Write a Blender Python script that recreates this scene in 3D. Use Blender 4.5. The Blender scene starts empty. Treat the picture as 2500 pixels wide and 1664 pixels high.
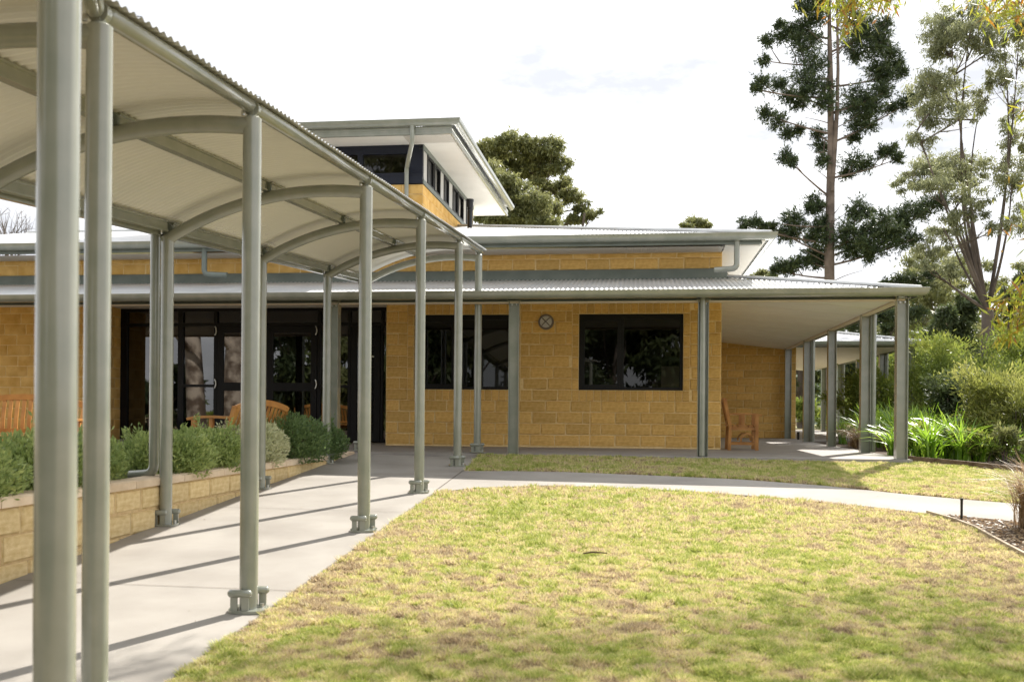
import bpy, math, random
import numpy as np
from mathutils import Vector, Matrix
random.seed(7)
rng = np.random.default_rng(11)
S = bpy.context.scene
COL = S.collection
E = 1.68                                   # height of the eye above the path where the photographer stands

# ------------------------------------------------------------------ camera
cd = bpy.data.cameras.new("camera"); cam = bpy.data.objects.new("camera", cd); COL.objects.link(cam)
cam.location = (0, 0, E); cam.rotation_euler = (math.radians(90), -0.0077, 0)
cd.sensor_width = 36; cd.lens = 35.0; cd.shift_y = 0.0692; cd.clip_start = 0.05; cd.clip_end = 3000
cd.dof.use_dof = True; cd.dof.focus_distance = 16.0; cd.dof.aperture_fstop = 3.2
S.camera = cam

# ------------------------------------------------------------------ sky and sun
SUN_AZ, SUN_EL = math.radians(35.5), math.radians(42)      # azimuth measured from +Y towards +X
w = bpy.data.worlds.new("World"); S.world = w; w.use_nodes = True
nt = w.node_tree; N = nt.nodes; L = nt.links; N.clear()
out = N.new('ShaderNodeOutputWorld'); bg = N.new('ShaderNodeBackground'); bg.inputs[1].default_value = 0.1
sky = N.new('ShaderNodeTexSky'); sky.sky_type = 'NISHITA'; sky.sun_disc = False
sky.sun_elevation = SUN_EL; sky.sun_rotation = SUN_AZ; sky.dust_density = 2.0; sky.altitude = 100
tc = N.new('ShaderNodeTexCoord'); mp = N.new('ShaderNodeMapping'); mp.inputs['Scale'].default_value = (1, 1, 2.6)
no = N.new('ShaderNodeTexNoise'); no.inputs['Scale'].default_value = 2.3; no.inputs['Detail'].default_value = 8; no.inputs['Roughness'].default_value = .55
no.inputs['Distortion'].default_value = .4
cr = N.new('ShaderNodeValToRGB'); cr.color_ramp.elements[0].position = .30; cr.color_ramp.elements[1].position = .47
cr.color_ramp.elements[0].color = (.45, .45, .45, 1); cr.color_ramp.elements[1].color = (1, 1, 1, 1)
mx = N.new('ShaderNodeMixRGB')
n2 = N.new('ShaderNodeTexNoise'); n2.inputs['Scale'].default_value = 4.2; n2.inputs['Detail'].default_value = 7; n2.inputs['Roughness'].default_value = .6
c2 = N.new('ShaderNodeValToRGB'); c2.color_ramp.elements[0].position = .36; c2.color_ramp.elements[1].position = .56
c2.color_ramp.elements[0].color = (.49, .505, .54, 1); c2.color_ramp.elements[1].color = (.82, .825, .84, 1)
v2 = N.new('ShaderNodeVectorMath'); v2.operation = 'SCALE'; v2.inputs['Scale'].default_value = 10
L.new(mp.outputs[0], n2.inputs[0]); L.new(n2.outputs[0], c2.inputs[0]); L.new(c2.outputs[0], v2.inputs[0]); L.new(v2.outputs[0], mx.inputs[2])
L.new(tc.outputs['Generated'], mp.inputs[0]); L.new(mp.outputs[0], no.inputs[0]); L.new(no.outputs[0], cr.inputs[0])
L.new(cr.outputs[0], mx.inputs[0]); L.new(sky.outputs[0], mx.inputs[1]); L.new(mx.outputs[0], bg.inputs[0]); L.new(bg.outputs[0], out.inputs[0])
sd = bpy.data.lights.new("sun", 'SUN'); sd.energy = 5.0; sd.angle = math.radians(.53); sd.color = (1, .945, .86)
so = bpy.data.objects.new("sun", sd); COL.objects.link(so)
sdir = Vector((math.sin(SUN_AZ)*math.cos(SUN_EL), math.cos(SUN_AZ)*math.cos(SUN_EL), math.sin(SUN_EL)))
so.rotation_euler = sdir.to_track_quat('Z', 'Y').to_euler(); so.location = (20, 30, 40)
S.view_settings.view_transform = 'Standard'; S.view_settings.look = 'None'; S.view_settings.exposure = 0.90
S.view_settings.gamma = 1; S.view_settings.use_curve_mapping = False
S.cycles.max_bounces = 8; S.cycles.transparent_max_bounces = 16; S.cycles.use_denoising = True

# ------------------------------------------------------------------ materials
MATS = {}
def nodes_mat(name):
    m = bpy.data.materials.new(name); m.use_nodes = True
    return m, m.node_tree.nodes, m.node_tree.links, m.node_tree.nodes['Principled BSDF']
def mat(name, col, col2=None, rough=.6, scale=8, metal=0, bump=0, bscale=60, objvar=0, spec=.5, coords='Object', detail=6, lo=.35, hi=.65):
    """colour mottled between col and col2, fine relief, and optional difference from object to object"""
    m, n, l, p = nodes_mat(name)
    p.inputs['Roughness'].default_value = rough; p.inputs['Metallic'].default_value = metal
    p.inputs['Specular IOR Level'].default_value = spec
    t = n.new('ShaderNodeTexCoord')
    c = None
    if col2:
        a = n.new('ShaderNodeTexNoise'); a.inputs['Scale'].default_value = scale; a.inputs['Detail'].default_value = detail
        l.new(t.outputs[coords], a.inputs[0])
        r = n.new('ShaderNodeValToRGB'); r.color_ramp.elements[0].position = lo; r.color_ramp.elements[1].position = hi
        r.color_ramp.elements[0].color = (*col, 1); r.color_ramp.elements[1].color = (*col2, 1)
        l.new(a.outputs[0], r.inputs[0]); c = r.outputs[0]
    if objvar:
        oi = n.new('ShaderNodeObjectInfo'); h = n.new('ShaderNodeHueSaturation')
        mr = n.new('ShaderNodeMapRange'); mr.inputs[3].default_value = 1-objvar; mr.inputs[4].default_value = 1+objvar
        l.new(oi.outputs['Random'], mr.inputs[0]); l.new(mr.outputs[0], h.inputs['Value'])
        if c: l.new(c, h.inputs['Color'])
        else: h.inputs['Color'].default_value = (*col, 1)
        c = h.outputs[0]
    if c: l.new(c, p.inputs['Base Color'])
    else: p.inputs['Base Color'].default_value = (*col, 1)
    if bump:
        b = n.new('ShaderNodeTexNoise'); b.inputs['Scale'].default_value = bscale; b.inputs['Detail'].default_value = 5
        l.new(t.outputs[coords], b.inputs[0])
        bp = n.new('ShaderNodeBump'); bp.inputs['Strength'].default_value = bump; bp.inputs['Distance'].default_value = .01
        l.new(b.outputs[0], bp.inputs['Height']); l.new(bp.outputs[0], p.inputs['Normal'])
    MATS[name] = m; return m
def leafmat(name, cols, trans=.35, rough=.5, gloss=.08):
    """cols: list of colours picked by the per-leaf attribute tint"""
    m, n, l, p = nodes_mat(name)
    at = n.new('ShaderNodeAttribute'); at.attribute_name = 'tint'
    r = n.new('ShaderNodeValToRGB'); el = r.color_ramp.elements
    while len(el) < len(cols): el.new(.5)
    for i, c in enumerate(cols):
        el[i].position = i/(len(cols)-1); el[i].color = (*c, 1)
    l.new(at.outputs['Fac'], r.inputs[0]); l.new(r.outputs[0], p.inputs['Base Color'])
    p.inputs['Roughness'].default_value = rough; p.inputs['Specular IOR Level'].default_value = gloss*5
    tr = n.new('ShaderNodeBsdfTranslucent'); hs = n.new('ShaderNodeHueSaturation'); hs.inputs['Value'].default_value = 1.5; hs.inputs['Hue'].default_value = .487
    l.new(r.outputs[0], hs.inputs['Color']); l.new(hs.outputs[0], tr.inputs[0])
    mixn = n.new('ShaderNodeMixShader'); mixn.inputs[0].default_value = trans
    l.new(p.outputs[0], mixn.inputs[1]); l.new(tr.outputs[0], mixn.inputs[2])
    l.new(mixn.outputs[0], n['Material Output'].inputs[0])
    MATS[name] = m; return m

mat('paint', (.235, .25, .205), (.29, .298, .25), rough=.24, scale=5, bump=.02, bscale=30)           # sage green steel
for _m in ('paint',):
    _p = MATS[_m].node_tree.nodes['Principled BSDF']; _p.inputs['Coat Weight'].default_value = .8; _p.inputs['Coat Roughness'].default_value = .14; _p.inputs['Coat IOR'].default_value = 1.6
mat('paint_dark', (.15, .175, .155), (.19, .215, .19), rough=.45, scale=4)
mat('roof_top', (.55, .56, .56), (.66, .67, .67), rough=.35, scale=2.5, metal=.35)
mat('roof_under', (.71, .70, .655), (.75, .735, .69), rough=.6, scale=1.5)
mat('soffit', (.82, .79, .725), (.86, .83, .765), rough=.7, scale=2)
mat('soffit_rib', (.60, .56, .50), rough=.6)
mat('ribbon', (.72, .62, .52), rough=.6)
mat('block', (.68, .39, .095), (.86, .565, .20), rough=.92, scale=5, bump=1, bscale=34, objvar=.12, coords='Object', lo=.3, hi=.7)
mat('mortar', (.90, .68, .35), (.80, .57, .25), rough=.95, scale=20, bump=.5)
mat('pale_block', (.62, .44, .19), (.82, .65, .36), rough=.9, scale=5, bump=.9, bscale=32, objvar=.08, lo=.3, hi=.7)
mat('pale_mortar', (.60, .44, .23), (.48, .33, .16), rough=.95, scale=20, bump=.5)
mat('cap_stone', (.56, .43, .29), (.74, .60, .44), rough=.9, scale=4, bump=.6, bscale=30, objvar=.06)
mat('concrete', (.24, .218, .192), (.355, .33, .297), rough=.88, scale=1.1, bump=.25, bscale=140, coords='Object', detail=12, lo=.25, hi=.62)
mat('concrete_floor', (.31, .285, .265), (.36, .335, .31), rough=.8, scale=2, bump=.2, bscale=140, detail=10)
mat('edge_concrete', (.36, .31, .24), (.44, .38, .30), rough=.9, scale=6, bump=.3)
mat('frame_black', (.007, .007, .008), rough=.45, spec=.25)
mat('frame_navy', (.012, .015, .028), rough=.4, spec=.3)
mat('white_panel', (.62, .61, .58), rough=.5)
mat('steel', (.55, .55, .52), rough=.3, metal=.8)
mat('timber', (.36, .15, .034), (.56, .27, .07), rough=.45, scale=5, bump=.2, bscale=20, objvar=.06)
mat('edging_timber', (.10, .06, .035), (.20, .14, .09), rough=.85, scale=6, bump=.5)
mat('pale_timber', (.30, .24, .17), (.44, .36, .26), rough=.85, scale=6, bump=.5)
mat('soil', (.05, .033, .02), (.09, .06, .038), rough=1, scale=9, bump=.8, bscale=40)
mat('turf_soil', (.17, .125, .06), (.30, .24, .12), rough=1, scale=5, bump=.8, bscale=50)
mat('far_ground', (.30, .24, .11), (.20, .20, .07), rough=1, scale=.25, bump=.4, bscale=3)
mat('chip', (.30, .22, .17), (.50, .42, .35), rough=.9, scale=30, objvar=.2)
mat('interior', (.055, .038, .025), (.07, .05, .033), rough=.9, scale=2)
mat('interior_dark', (.035, .03, .026), rough=.9)
mat('black', (.008, .008, .009), rough=.4)
mat('lamp_glass', (.62, .60, .60), rough=.4)
mat('lamp_ring', (.20, .17, .16), rough=.5)
mat('bark_pine', (.11, .085, .07), (.19, .15, .125), rough=.95, scale=3, bump=.8, bscale=8)
mat('bark_gum', (.065, .05, .04), (.15, .12, .10), rough=.9, scale=1.5, bump=.5, bscale=6)
mat('bark_pale', (.12, .085, .06), (.46, .39, .32), rough=.85, scale=1.6, bump=.8, bscale=4, lo=.42, hi=.56)
mat('twig', (.12, .08, .05), rough=.9)
mat('paper', (.62, .60, .55), rough=.8)
mat('hill', (.035, .055, .035), (.075, .10, .06), rough=1, scale=.06, bump=1, bscale=.3)
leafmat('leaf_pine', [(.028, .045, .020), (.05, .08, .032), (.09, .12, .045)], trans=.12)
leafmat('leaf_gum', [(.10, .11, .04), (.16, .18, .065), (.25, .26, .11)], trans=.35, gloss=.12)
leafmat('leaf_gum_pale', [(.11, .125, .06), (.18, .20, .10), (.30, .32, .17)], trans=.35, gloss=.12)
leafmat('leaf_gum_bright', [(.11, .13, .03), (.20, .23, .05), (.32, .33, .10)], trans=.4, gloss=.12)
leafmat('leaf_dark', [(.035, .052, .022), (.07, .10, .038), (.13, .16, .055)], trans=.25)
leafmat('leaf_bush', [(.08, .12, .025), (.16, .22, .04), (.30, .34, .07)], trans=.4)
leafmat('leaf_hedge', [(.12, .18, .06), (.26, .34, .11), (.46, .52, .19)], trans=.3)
leafmat('leaf_hedge_deep', [(.06, .105, .04), (.12, .19, .065), (.20, .28, .10)], trans=.3)
leafmat('leaf_cream', [(.30, .33, .18), (.50, .52, .32), (.66, .66, .46)], trans=.3)
leafmat('leaf_strap', [(.09, .19, .015), (.18, .34, .025), (.34, .50, .07)], trans=.45, rough=.3, gloss=.16)
leafmat('leaf_dry', [(.20, .13, .07), (.32, .23, .13), (.42, .33, .20)], trans=.3)
leafmat('leaf_near', [(.32, .14, .02), (.26, .26, .03), (.22, .30, .03), (.38, .38, .05)], trans=.5, rough=.35, gloss=.14)
leafmat('grass', [(.36, .285, .18), (.58, .485, .31), (.68, .60, .36), (.65, .62, .28), (.48, .51, .16), (.30, .36, .08)], trans=.3, rough=.6)

def glassmat(name, tint, ior=1.55, k=.85):
    m, n, l, p = nodes_mat(name)
    tr = n.new('ShaderNodeBsdfTransparent'); tr.inputs[0].default_value = (*tint, 1)
    gl = n.new('ShaderNodeBsdfGlossy'); gl.inputs['Roughness'].default_value = .012; gl.inputs[0].default_value = (1, 1, 1, 1)
    fr = n.new('ShaderNodeFresnel'); fr.inputs[0].default_value = ior
    ms = n.new('ShaderNodeMixShader'); mu = n.new('ShaderNodeMath'); mu.operation = 'MULTIPLY'; mu.inputs[1].default_value = k; mu.use_clamp = True
    l.new(fr.outputs[0], mu.inputs[0]); l.new(mu.outputs[0], ms.inputs[0]); l.new(tr.outputs[0], ms.inputs[1]); l.new(gl.outputs[0], ms.inputs[2])
    l.new(ms.outputs[0], n['Material Output'].inputs[0]); MATS[name] = m
glassmat('glass', (.22, .21, .19))
glassmat('entry_glass', (.20, .19, .175), k=2.3)

# ------------------------------------------------------------------ mesh helpers
class MB:
    def __init__(self): self.v = []; self.f = []; self.mi = []
    def add(self, vs, fs, mi=0):
        o = len(self.v); self.v += [tuple(x) for x in vs]; self.f += [tuple(i+o for i in f) for f in fs]; self.mi += [mi]*len(fs)
    def box(self, x0, x1, y0, y1, z0, z1, fn=None, mi=0):
        c = [(x, y, z) for x in (x0, x1) for y in (y0, y1) for z in (z0, z1)]
        if fn: c = [fn(*q) for q in c]
        self.add(c, [(0, 1, 3, 2), (4, 6, 7, 5), (0, 4, 5, 1), (2, 3, 7, 6), (0, 2, 6, 4), (1, 5, 7, 3)], mi)
    def tube(self, pts, r, n=12, cap=True, mi=0, mitre=None):
        pts = [Vector(p) for p in pts]
        rs = r if hasattr(r, '__len__') else [r]*len(pts)
        rings = []; u = None
        for i, p in enumerate(pts):
            d = (pts[min(i+1, len(pts)-1)]-pts[max(i-1, 0)]).normalized()
            if u is None:
                u = d.orthogonal().normalized()
            u = (u-d*u.dot(d)).normalized(); q = d.cross(u)
            rings.append([p+(u*math.cos(2*math.pi*k/n)+q*math.sin(2*math.pi*k/n))*rs[i] for k in range(n)])
        vs = [x for rg in rings for x in rg]; fs = []
        for i in range(len(pts)-1):
            for k in range(n):
                a = i*n+k; b = i*n+(k+1) % n
                fs.append((a, b, b+n, a+n))
        if cap:
            fs.append(tuple(range(n-1, -1, -1))); fs.append(tuple((len(pts)-1)*n+k for k in range(n)))
        self.add(vs, fs, mi)
    def build(self, name, material, parent=None, smooth=None, kind=None, label=None):
        me = bpy.data.meshes.new(name); org = parent_loc(parent)
        me.from_pydata([(x-org[0], y-org[1], z-org[2]) for x, y, z in self.v], [], self.f)
        for mm in (material if isinstance(material, (list, tuple)) else [material]): me.materials.append(MATS[mm])
        if isinstance(material, (list, tuple)): me.polygons.foreach_set('material_index', self.mi)
        fix_normals(me)
        if smooth:
            me.shade_smooth(); me.set_sharp_from_angle(angle=math.radians(smooth))
        me.update()
        o = bpy.data.objects.new(name, me); COL.objects.link(o)
        if parent: o.parent = parent
        if kind: o['kind'] = kind
        if label: o['label'] = label
        return o
import bmesh
def fix_normals(me):
    b = bmesh.new(); b.from_mesh(me); bmesh.ops.recalc_face_normals(b, faces=b.faces); b.to_mesh(me); b.free()
def parent_loc(p):
    v = Vector((0, 0, 0))
    while p is not None:
        v = v+Vector(p.location); p = p.parent
    return v
def root(name, loc, label, cat, group=None, rz=0):
    o = bpy.data.objects.new(name, None); COL.objects.link(o); o.location = loc; o.rotation_euler = (0, 0, rz)
    o.empty_display_size = .2; o['label'] = label; o['category'] = cat
    if group: o['group'] = group
    return o
def tag(o, label=None, cat=None, group=None, kind=None):
    for k, v in (('label', label), ('category', cat), ('group', group), ('kind', kind)):
        if v: o[k] = v
    return o
def copy_tree(o, parent=None):
    c = o.copy(); COL.objects.link(c); c.parent = parent
    for ch in [x for x in list(o.children)]: copy_tree(ch, c)
    return c
def np_mesh(name, V, F, material, tint=None, parent=None, kind=None):
    """V (n,3), F (m,k) arrays -> object; fast path for foliage and grass"""
    me = bpy.data.meshes.new(name); org = np.array(parent_loc(parent))
    V = (V-org).astype(np.float32); k = F.shape[1]
    me.vertices.add(len(V)); me.vertices.foreach_set('co', V.ravel())
    me.loops.add(F.size); me.loops.foreach_set('vertex_index', F.ravel().astype(np.int32))
    me.polygons.add(len(F)); me.polygons.foreach_set('loop_start', np.arange(0, F.size, k, dtype=np.int32))
    me.polygons.foreach_set('loop_total', np.full(len(F), k, dtype=np.int32))
    me.update(calc_edges=True)
    if tint is not None:
        at = me.attributes.new('tint', 'FLOAT', 'POINT'); at.data.foreach_set('value', tint.astype(np.float32))
    me.materials.append(MATS[material])
    o = bpy.data.objects.new(name, me); COL.objects.link(o)
    if parent: o.parent = parent
    if kind: o['kind'] = kind
    return o

# ------------------------------------------------------------------ survey: building axes and the sloping site
TH = math.radians(7.4); CU, SU = math.cos(TH), math.sin(TH)
OX, OY = 3.63, 17.30
def B(a, b, z):                 # a along the front wall to the right, b into the building, z above the eye
    return Vector((OX+CU*a+SU*b, OY-SU*a+CU*b, z+E))
RS = .0668                      # ramp and lawn rise
def gz(y):                      # ground height above the eye
    return -1.681+RS*y
def sight(px, py):              # direction of a point measured on the photograph (2356 px wide)
    dx, dy = px-1178, py-947
    return (dx+.0077*dy)/2290, -(dy-.0077*dx)/2290
def G(px, py, lift=0):          # the same point on the sloping ground
    tx, tz = sight(px, py); y = 1.681/(RS-tz)
    return Vector((tx*y, y, gz(y)+E+lift))
def P(px, py, y):
    tx, tz = sight(px, py); return Vector((tx*y, y, tz*y+E))
def lerp(a, b, t): return a+(b-a)*t
# ------------------------------------------------------------------ noise for scattered things
def vnoise(x, y, s, seed=0):
    """smooth value noise in 0..1 for numpy arrays"""
    x = x/s+seed*17.3; y = y/s+seed*9.1
    xi = np.floor(x).astype(int); yi = np.floor(y).astype(int); fx = x-xi; fy = y-yi
    fx = fx*fx*(3-2*fx); fy = fy*fy*(3-2*fy)
    def h(i, j):
        n = (i*374761393+j*668265263+seed*1442695) & 0x7fffffff
        n = ((n ^ (n >> 13))*1274126177) & 0x7fffffff
        return ((n ^ (n >> 16)) & 0xffff)/65535.
    return (h(xi, yi)*(1-fx)+h(xi+1, yi)*fx)*(1-fy)+(h(xi, yi+1)*(1-fx)+h(xi+1, yi+1)*fx)*fy

# ------------------------------------------------------------------ ground
def ground_z(x, y):
    """ground above the eye: the ramping lawn, then the level garden, dropping gently to the far valley"""
    if y < -3: return gz(-3)
    if y < 14.4: return gz(y)
    z = gz(14.4)
    if y > 70: z -= min((y-70)*.03, 6)
    return z
gm = MB()
xs = [-900, -300, -120, -60, -30, -15, -8, -4, 0, 4, 8, 15, 30, 60, 120, 300, 900]
ys = [-900, -200, -60, -20, -3, 0, 3, 6, 9, 12, 14.4, 17, 25, 40, 70, 120, 270, 600, 1500]
vid = {}
for i, x in enumerate(xs):
    for j, y in enumerate(ys):
        vid[i, j] = len(gm.v); gm.v.append((x, y, ground_z(x, y)+E-.012))
for i in range(len(xs)-1):
    for j in range(len(ys)-1):
        gm.f.append((vid[i, j], vid[i+1, j], vid[i+1, j+1], vid[i, j+1])); gm.mi.append(1 if ys[j] >= 17 else 0)
tag(gm.build('ground', ['turf_soil', 'far_ground']), kind='structure')

def sheet(name, pts, material, lift, kind='structure', drop=.1):
    """a slab lying on the slope, outline given as points, with skirts going down"""
    m = MB(); n = len(pts)
    top = [Vector((p[0], p[1], p[2]+lift)) for p in pts]; bot = [Vector((p.x, p.y, p.z-drop)) for p in top]
    m.add(top+bot, [tuple(range(n))]+[(i, (i+1) % n, n+(i+1) % n, n+i) for i in range(n)])
    return tag(m.build(name, material), kind=kind)
def on_ground(x, y): return Vector((x, y, gz(y)+E))
# the ramping path under the canopy: right edge read from the photograph, left edge along the planter
PR = [on_ground(-2.52, 0.0)]+[G(x, y) for x, y in ((385, 1568), (560, 1441), (620, 1400), (700, 1341), (800, 1272), (900, 1200), (1000, 1131), (1065, 1083), (1100, 1055))]
def planter_x(y): return -4.46+.133*y
right = [on_ground(-2.45, .5)]+PR[1:]
left = [on_ground(planter_x(y)+.0, y) for y in (15.3, 12, 9, 6, 3, .5)]
# edge slivers of rougher concrete at the lawn side, then the smooth path
sheet('ramp_path', right+left, 'concrete', .004)
UP = [(1065, 1083), (1180, 1083), (1300, 1085), (1500, 1093), (1700, 1102), (1900, 1117), (2100, 1138), (2250, 1151), (2400, 1163), (2600, 1183), (3300, 1262)]
LO = [(3300, 1350), (2600, 1240), (2400, 1207), (2300, 1195), (2130, 1180), (2000, 1165), (1800, 1145), (1600, 1130), (1400, 1120), (1250, 1116), (1100, 1121), (1000, 1131)]
side_pts = [G(*p) for p in UP]+[G(*p) for p in LO]
sheet('side_path', side_pts, 'concrete', .002)
# joint strips in the concrete: dark recessed-looking saw cuts as thin bitumen filler
jm = MB()
def joint(p, q, wd=.008):
    d = (q-p).normalized(); s = Vector((-d.y, d.x, 0))*wd/2
    jm.add([p-s, p+s, q+s, q-s], [(0, 1, 2, 3)])
joint(G(1065, 1083, .009), G(1000, 1131, .009))
for y in (13.0, 10.2, 7.0, 3.9):
    a = on_ground(planter_x(y)+.02, y); b_ = on_ground(-2.38+.118*y+.12, y-.25); joint(a+Vector((0, 0, .009)), b_+Vector((0, 0, .009)), .006)
tag(jm.build('path_joint', 'soil'), kind='structure')

# verandah floor of the front and the wing, with one corner cut-out each side
fl = MB()
def slab(a0, a1, b0, b1, z0, z1, fall=None):
    fl.add([B(a0, b0, z1), B(a1, b0, z1), B(a1, b1, z0), B(a0, b1, z0), B(a0, b0, z1-.15), B(a1, b0, z1-.15), B(a1, b1, z0-.15), B(a0, b1, z0-.15)],
           [(0, 1, 2, 3), (4, 7, 6, 5), (0, 4, 5, 1), (1, 5, 6, 2), (2, 6, 7, 3), (3, 7, 4, 0)])
slab(-16, 0, -2.48, 2.0, -.598, -.652)
slab(0, 2.56, -2.48, 9.4, -.640, -.652)
slab(2.56, 5.7, 8.0, 9.4, -.645, -.655)
slab(2.6, 5.7, 9.4, 24, -.645, -.645)
tag(fl.build('verandah_floor', 'concrete_floor'), kind='structure')

# ------------------------------------------------------------------ block walls
def block_mesh(seed, pale=False):
    """a sawn limestone block one unit long, high and deep, face uneven and arrises worn"""
    r = random.Random(seed); V = []; F = []
    gx = [0, .05, .95, 1]; gzz = [0, .09, .91, 1]
    idx = {}
    for i, x in enumerate(gx):
        for k, z in enumerate(gzz):
            edge = i in (0, 3) or k in (0, 3)
            y = .0 if not edge else .11+r.uniform(-.04, .09)
            V.append((x+r.uniform(-.006, .006) if not edge else x+(r.uniform(0, .012) if i == 0 else r.uniform(-.012, 0) if i == 3 else 0),
                      y+r.uniform(-.02, .02), z+r.uniform(-.012, .012))); idx[i, k] = len(V)-1
    for i in range(3):
        for k in range(3): F.append((idx[i, k], idx[i+1, k], idx[i+1, k+1], idx[i, k+1]))
    ring = [idx[0, 0], idx[1, 0], idx[2, 0], idx[3, 0], idx[3, 1], idx[3, 2], idx[3, 3], idx[2, 3], idx[1, 3], idx[0, 3], idx[0, 2], idx[0, 1]]
    bi = []
    for q in ring:
        V.append((V[q][0], 1., V[q][2])); bi.append(len(V)-1)
    for t in range(12): F.append((ring[t], bi[t], bi[(t+1) % 12], ring[(t+1) % 12]))
    me = bpy.data.meshes.new('block'); me.from_pydata(V, [], F); fix_normals(me); me.shade_smooth(); me.set_sharp_from_angle(angle=math.radians(50))
    me.materials.append(MATS['pale_block' if pale else 'block']); return me
BLK = [block_mesh(i) for i in range(10)]; PBLK = [block_mesh(i+50, True) for i in range(8)]
JOINT = .0125
class Wall:
    """slab of mortar with blocks standing proud of it. o: start point, ang: heading of the wall seen from outside left to right"""
    def __init__(self, name, parent, o, ang, length, z0, z1, openings=(), thick=.2, mortar='mortar', blocks=BLK, bmat='block', label=None, proud=.012):
        self.o = Vector(o); self.ang = ang; self.blocks = blocks; self.d = Vector((math.cos(ang), math.sin(ang), 0)); self.n = Vector((-math.sin(ang), math.cos(ang), 0))
        self.proud = proud; self.bmat = bmat
        sx = sorted({0, length, *[q for op in openings for q in op[:2]]}); sz = sorted({z0, z1, *[q for op in openings for q in op[2:]]})
        m = MB()
        for i in range(len(sx)-1):
            for k in range(len(sz)-1):
                cx, cz = (sx[i]+sx[i+1])/2, (sz[k]+sz[k+1])/2
                if any(op[0] < cx < op[1] and op[2] < cz < op[3] for op in openings): continue
                m.box(sx[i], sx[i+1], 0, thick, sz[k], sz[k+1], lambda x, y, z: self.at(x, y, z))
        self.ob = m.build(name, mortar, parent, label=label); self.base = parent_loc(self.ob); self.list = []
    def at(self, x, y, z): return self.o+self.d*x+self.n*y+Vector((0, 0, z))
    def block(self, x0, x1, z0, z1, depth=.09): self.list.append((x0+JOINT/2, x1-JOINT/2, z0+JOINT/2, z1-JOINT/2, depth))
    def emit(self, loose=True):
        """loose: every block an object; else the same blocks joined as one part"""
        if loose:
            for x0, x1, z0, z1, dp in self.list:
                o = bpy.data.objects.new('block', random.choice(self.blocks)); COL.objects.link(o); o.parent = self.ob
                pr = self.proud+random.uniform(-.003, .004)
                o.location = self.at(x0, -pr, z0)-self.base; o.rotation_euler = (0, 0, self.ang); o.scale = (x1-x0, dp, z1-z0)
        else:
            m = MB()
            for x0, x1, z0, z1, dp in self.list:
                me = random.choice(self.blocks); pr = self.proud+random.uniform(-.003, .004)
                m.add([self.at(x0+v.co.x*(x1-x0), v.co.y*dp-pr, z0+v.co.z*(z1-z0)) for v in me.vertices], [tuple(p.vertices) for p in me.polygons])
            if m.v: tag(m.build('blocks', self.bmat, self.ob, smooth=50), kind='stuff')
        self.list = []
    def courses(self, x0, x1, z0, z1, h=.2, ln=.44, shift=0, holes=(), minw=.06):
        k = 0; z = z0
        while z < z1-.02:
            zt = min(z+h, z1); x = x0-(ln/2 if (k+shift) % 2 else 0)
            segs = [(x0, x1)]
            for hx0, hx1, hz0, hz1 in holes:
                if hz0 < (z+zt)/2 < hz1:
                    ns = []
                    for s0, s1 in segs:
                        if hx1 <= s0 or hx0 >= s1: ns.append((s0, s1)); continue
                        if hx0-s0 > .01: ns.append((s0, hx0))
                        if s1-hx1 > .01: ns.append((hx1, s1))
                    segs = ns
            while x < x1:
                l_ = ln*random.choice((1, 1, 1, .93, 1.06)); xe = x+l_
                if x1-xe < minw*1.5: xe = x1+.001
                for s0, s1 in segs:
                    c0, c1 = max(x, s0), min(xe, s1)
                    if c1-c0 > minw: self.block(c0, c1, z, zt)
                x = xe
            z = zt; k += 1
def surround(wl, x0, x1, z0, z1, wd=.115):
    """upright narrow blocks round a window opening"""
    n = round((x1-x0+2*wd)/.13); s = (x1-x0+2*wd)/n
    for i in range(n):
        wl.block(x0-wd+i*s, x0-wd+(i+1)*s, z0-.2, z0); wl.block(x0-wd+i*s, x0-wd+(i+1)*s, z1, z1+.2)
    n = round((z1-z0)/.2); s = (z1-z0)/n
    for i in range(n):
        wl.block(x0-wd, x0, z0+i*s, z0+(i+1)*s); wl.block(x1, x1+wd, z0+i*s, z0+(i+1)*s)

FL = -.600      # floor at the wall, above the eye
GB = .90; D0 = GB; 
def glass_x(px):            # position along the wall of a point read at the glazing plane
    tx, _ = sight(px, 850)  # solve B(a,GB).x = tx * B(a,GB).y
    ax, bx = CU, OX+SU*GB; ay, by = -SU, OY+CU*GB
    return (tx*by-bx)/(ax-tx*ay)
RETURN_A = glass_x(277)
bld = root('community_building', B(-3, 3, FL), 'long single storey sandstone block building with sage green metal trim and a raised clerestory', 'building')
def BW(a, b, z): return B(a, b, z)

# front wall, right of the entry: a from -5.97 to 0
W0 = -5.97
win_R = (-2.48-W0, -.652-W0, .395-FL, 1.742-FL); win_L = (-5.46-W0, -3.63-W0, .395-FL, 1.742-FL)
fw = Wall('front_wall', bld, B(W0, 0, FL), -TH, -W0, -.05, 3.40, openings=[win_R, win_L])
holes = []
for wi in (win_R, win_L):
    surround(fw, *wi); holes.append((wi[0]-.115, wi[1]+.115, wi[2]-.2, wi[3]+.2))
fw.courses(0, 3.70-.0, 0, 2.6, holes=holes); n1 = len(fw.list)
fw.courses(3.70, -W0, 0, 2.6, holes=holes, shift=0)
fw.emit(True)
# the band of blocks above the verandah roof (all the way left)
band = Wall('upper_wall', bld, B(-15, -.001, FL), -TH, 15, 2.9, 3.42)
band.courses(0, 15, 3.115, 3.315, shift=0, ln=.44); lst = band.list; band.list = [q for q in lst if q[0] > 8.3]; band.emit(True)
band.list = [q for q in lst if q[0] <= 8.3]; band.courses(0, 15, 3.315, 3.40, shift=1); band.emit(False)
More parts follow.
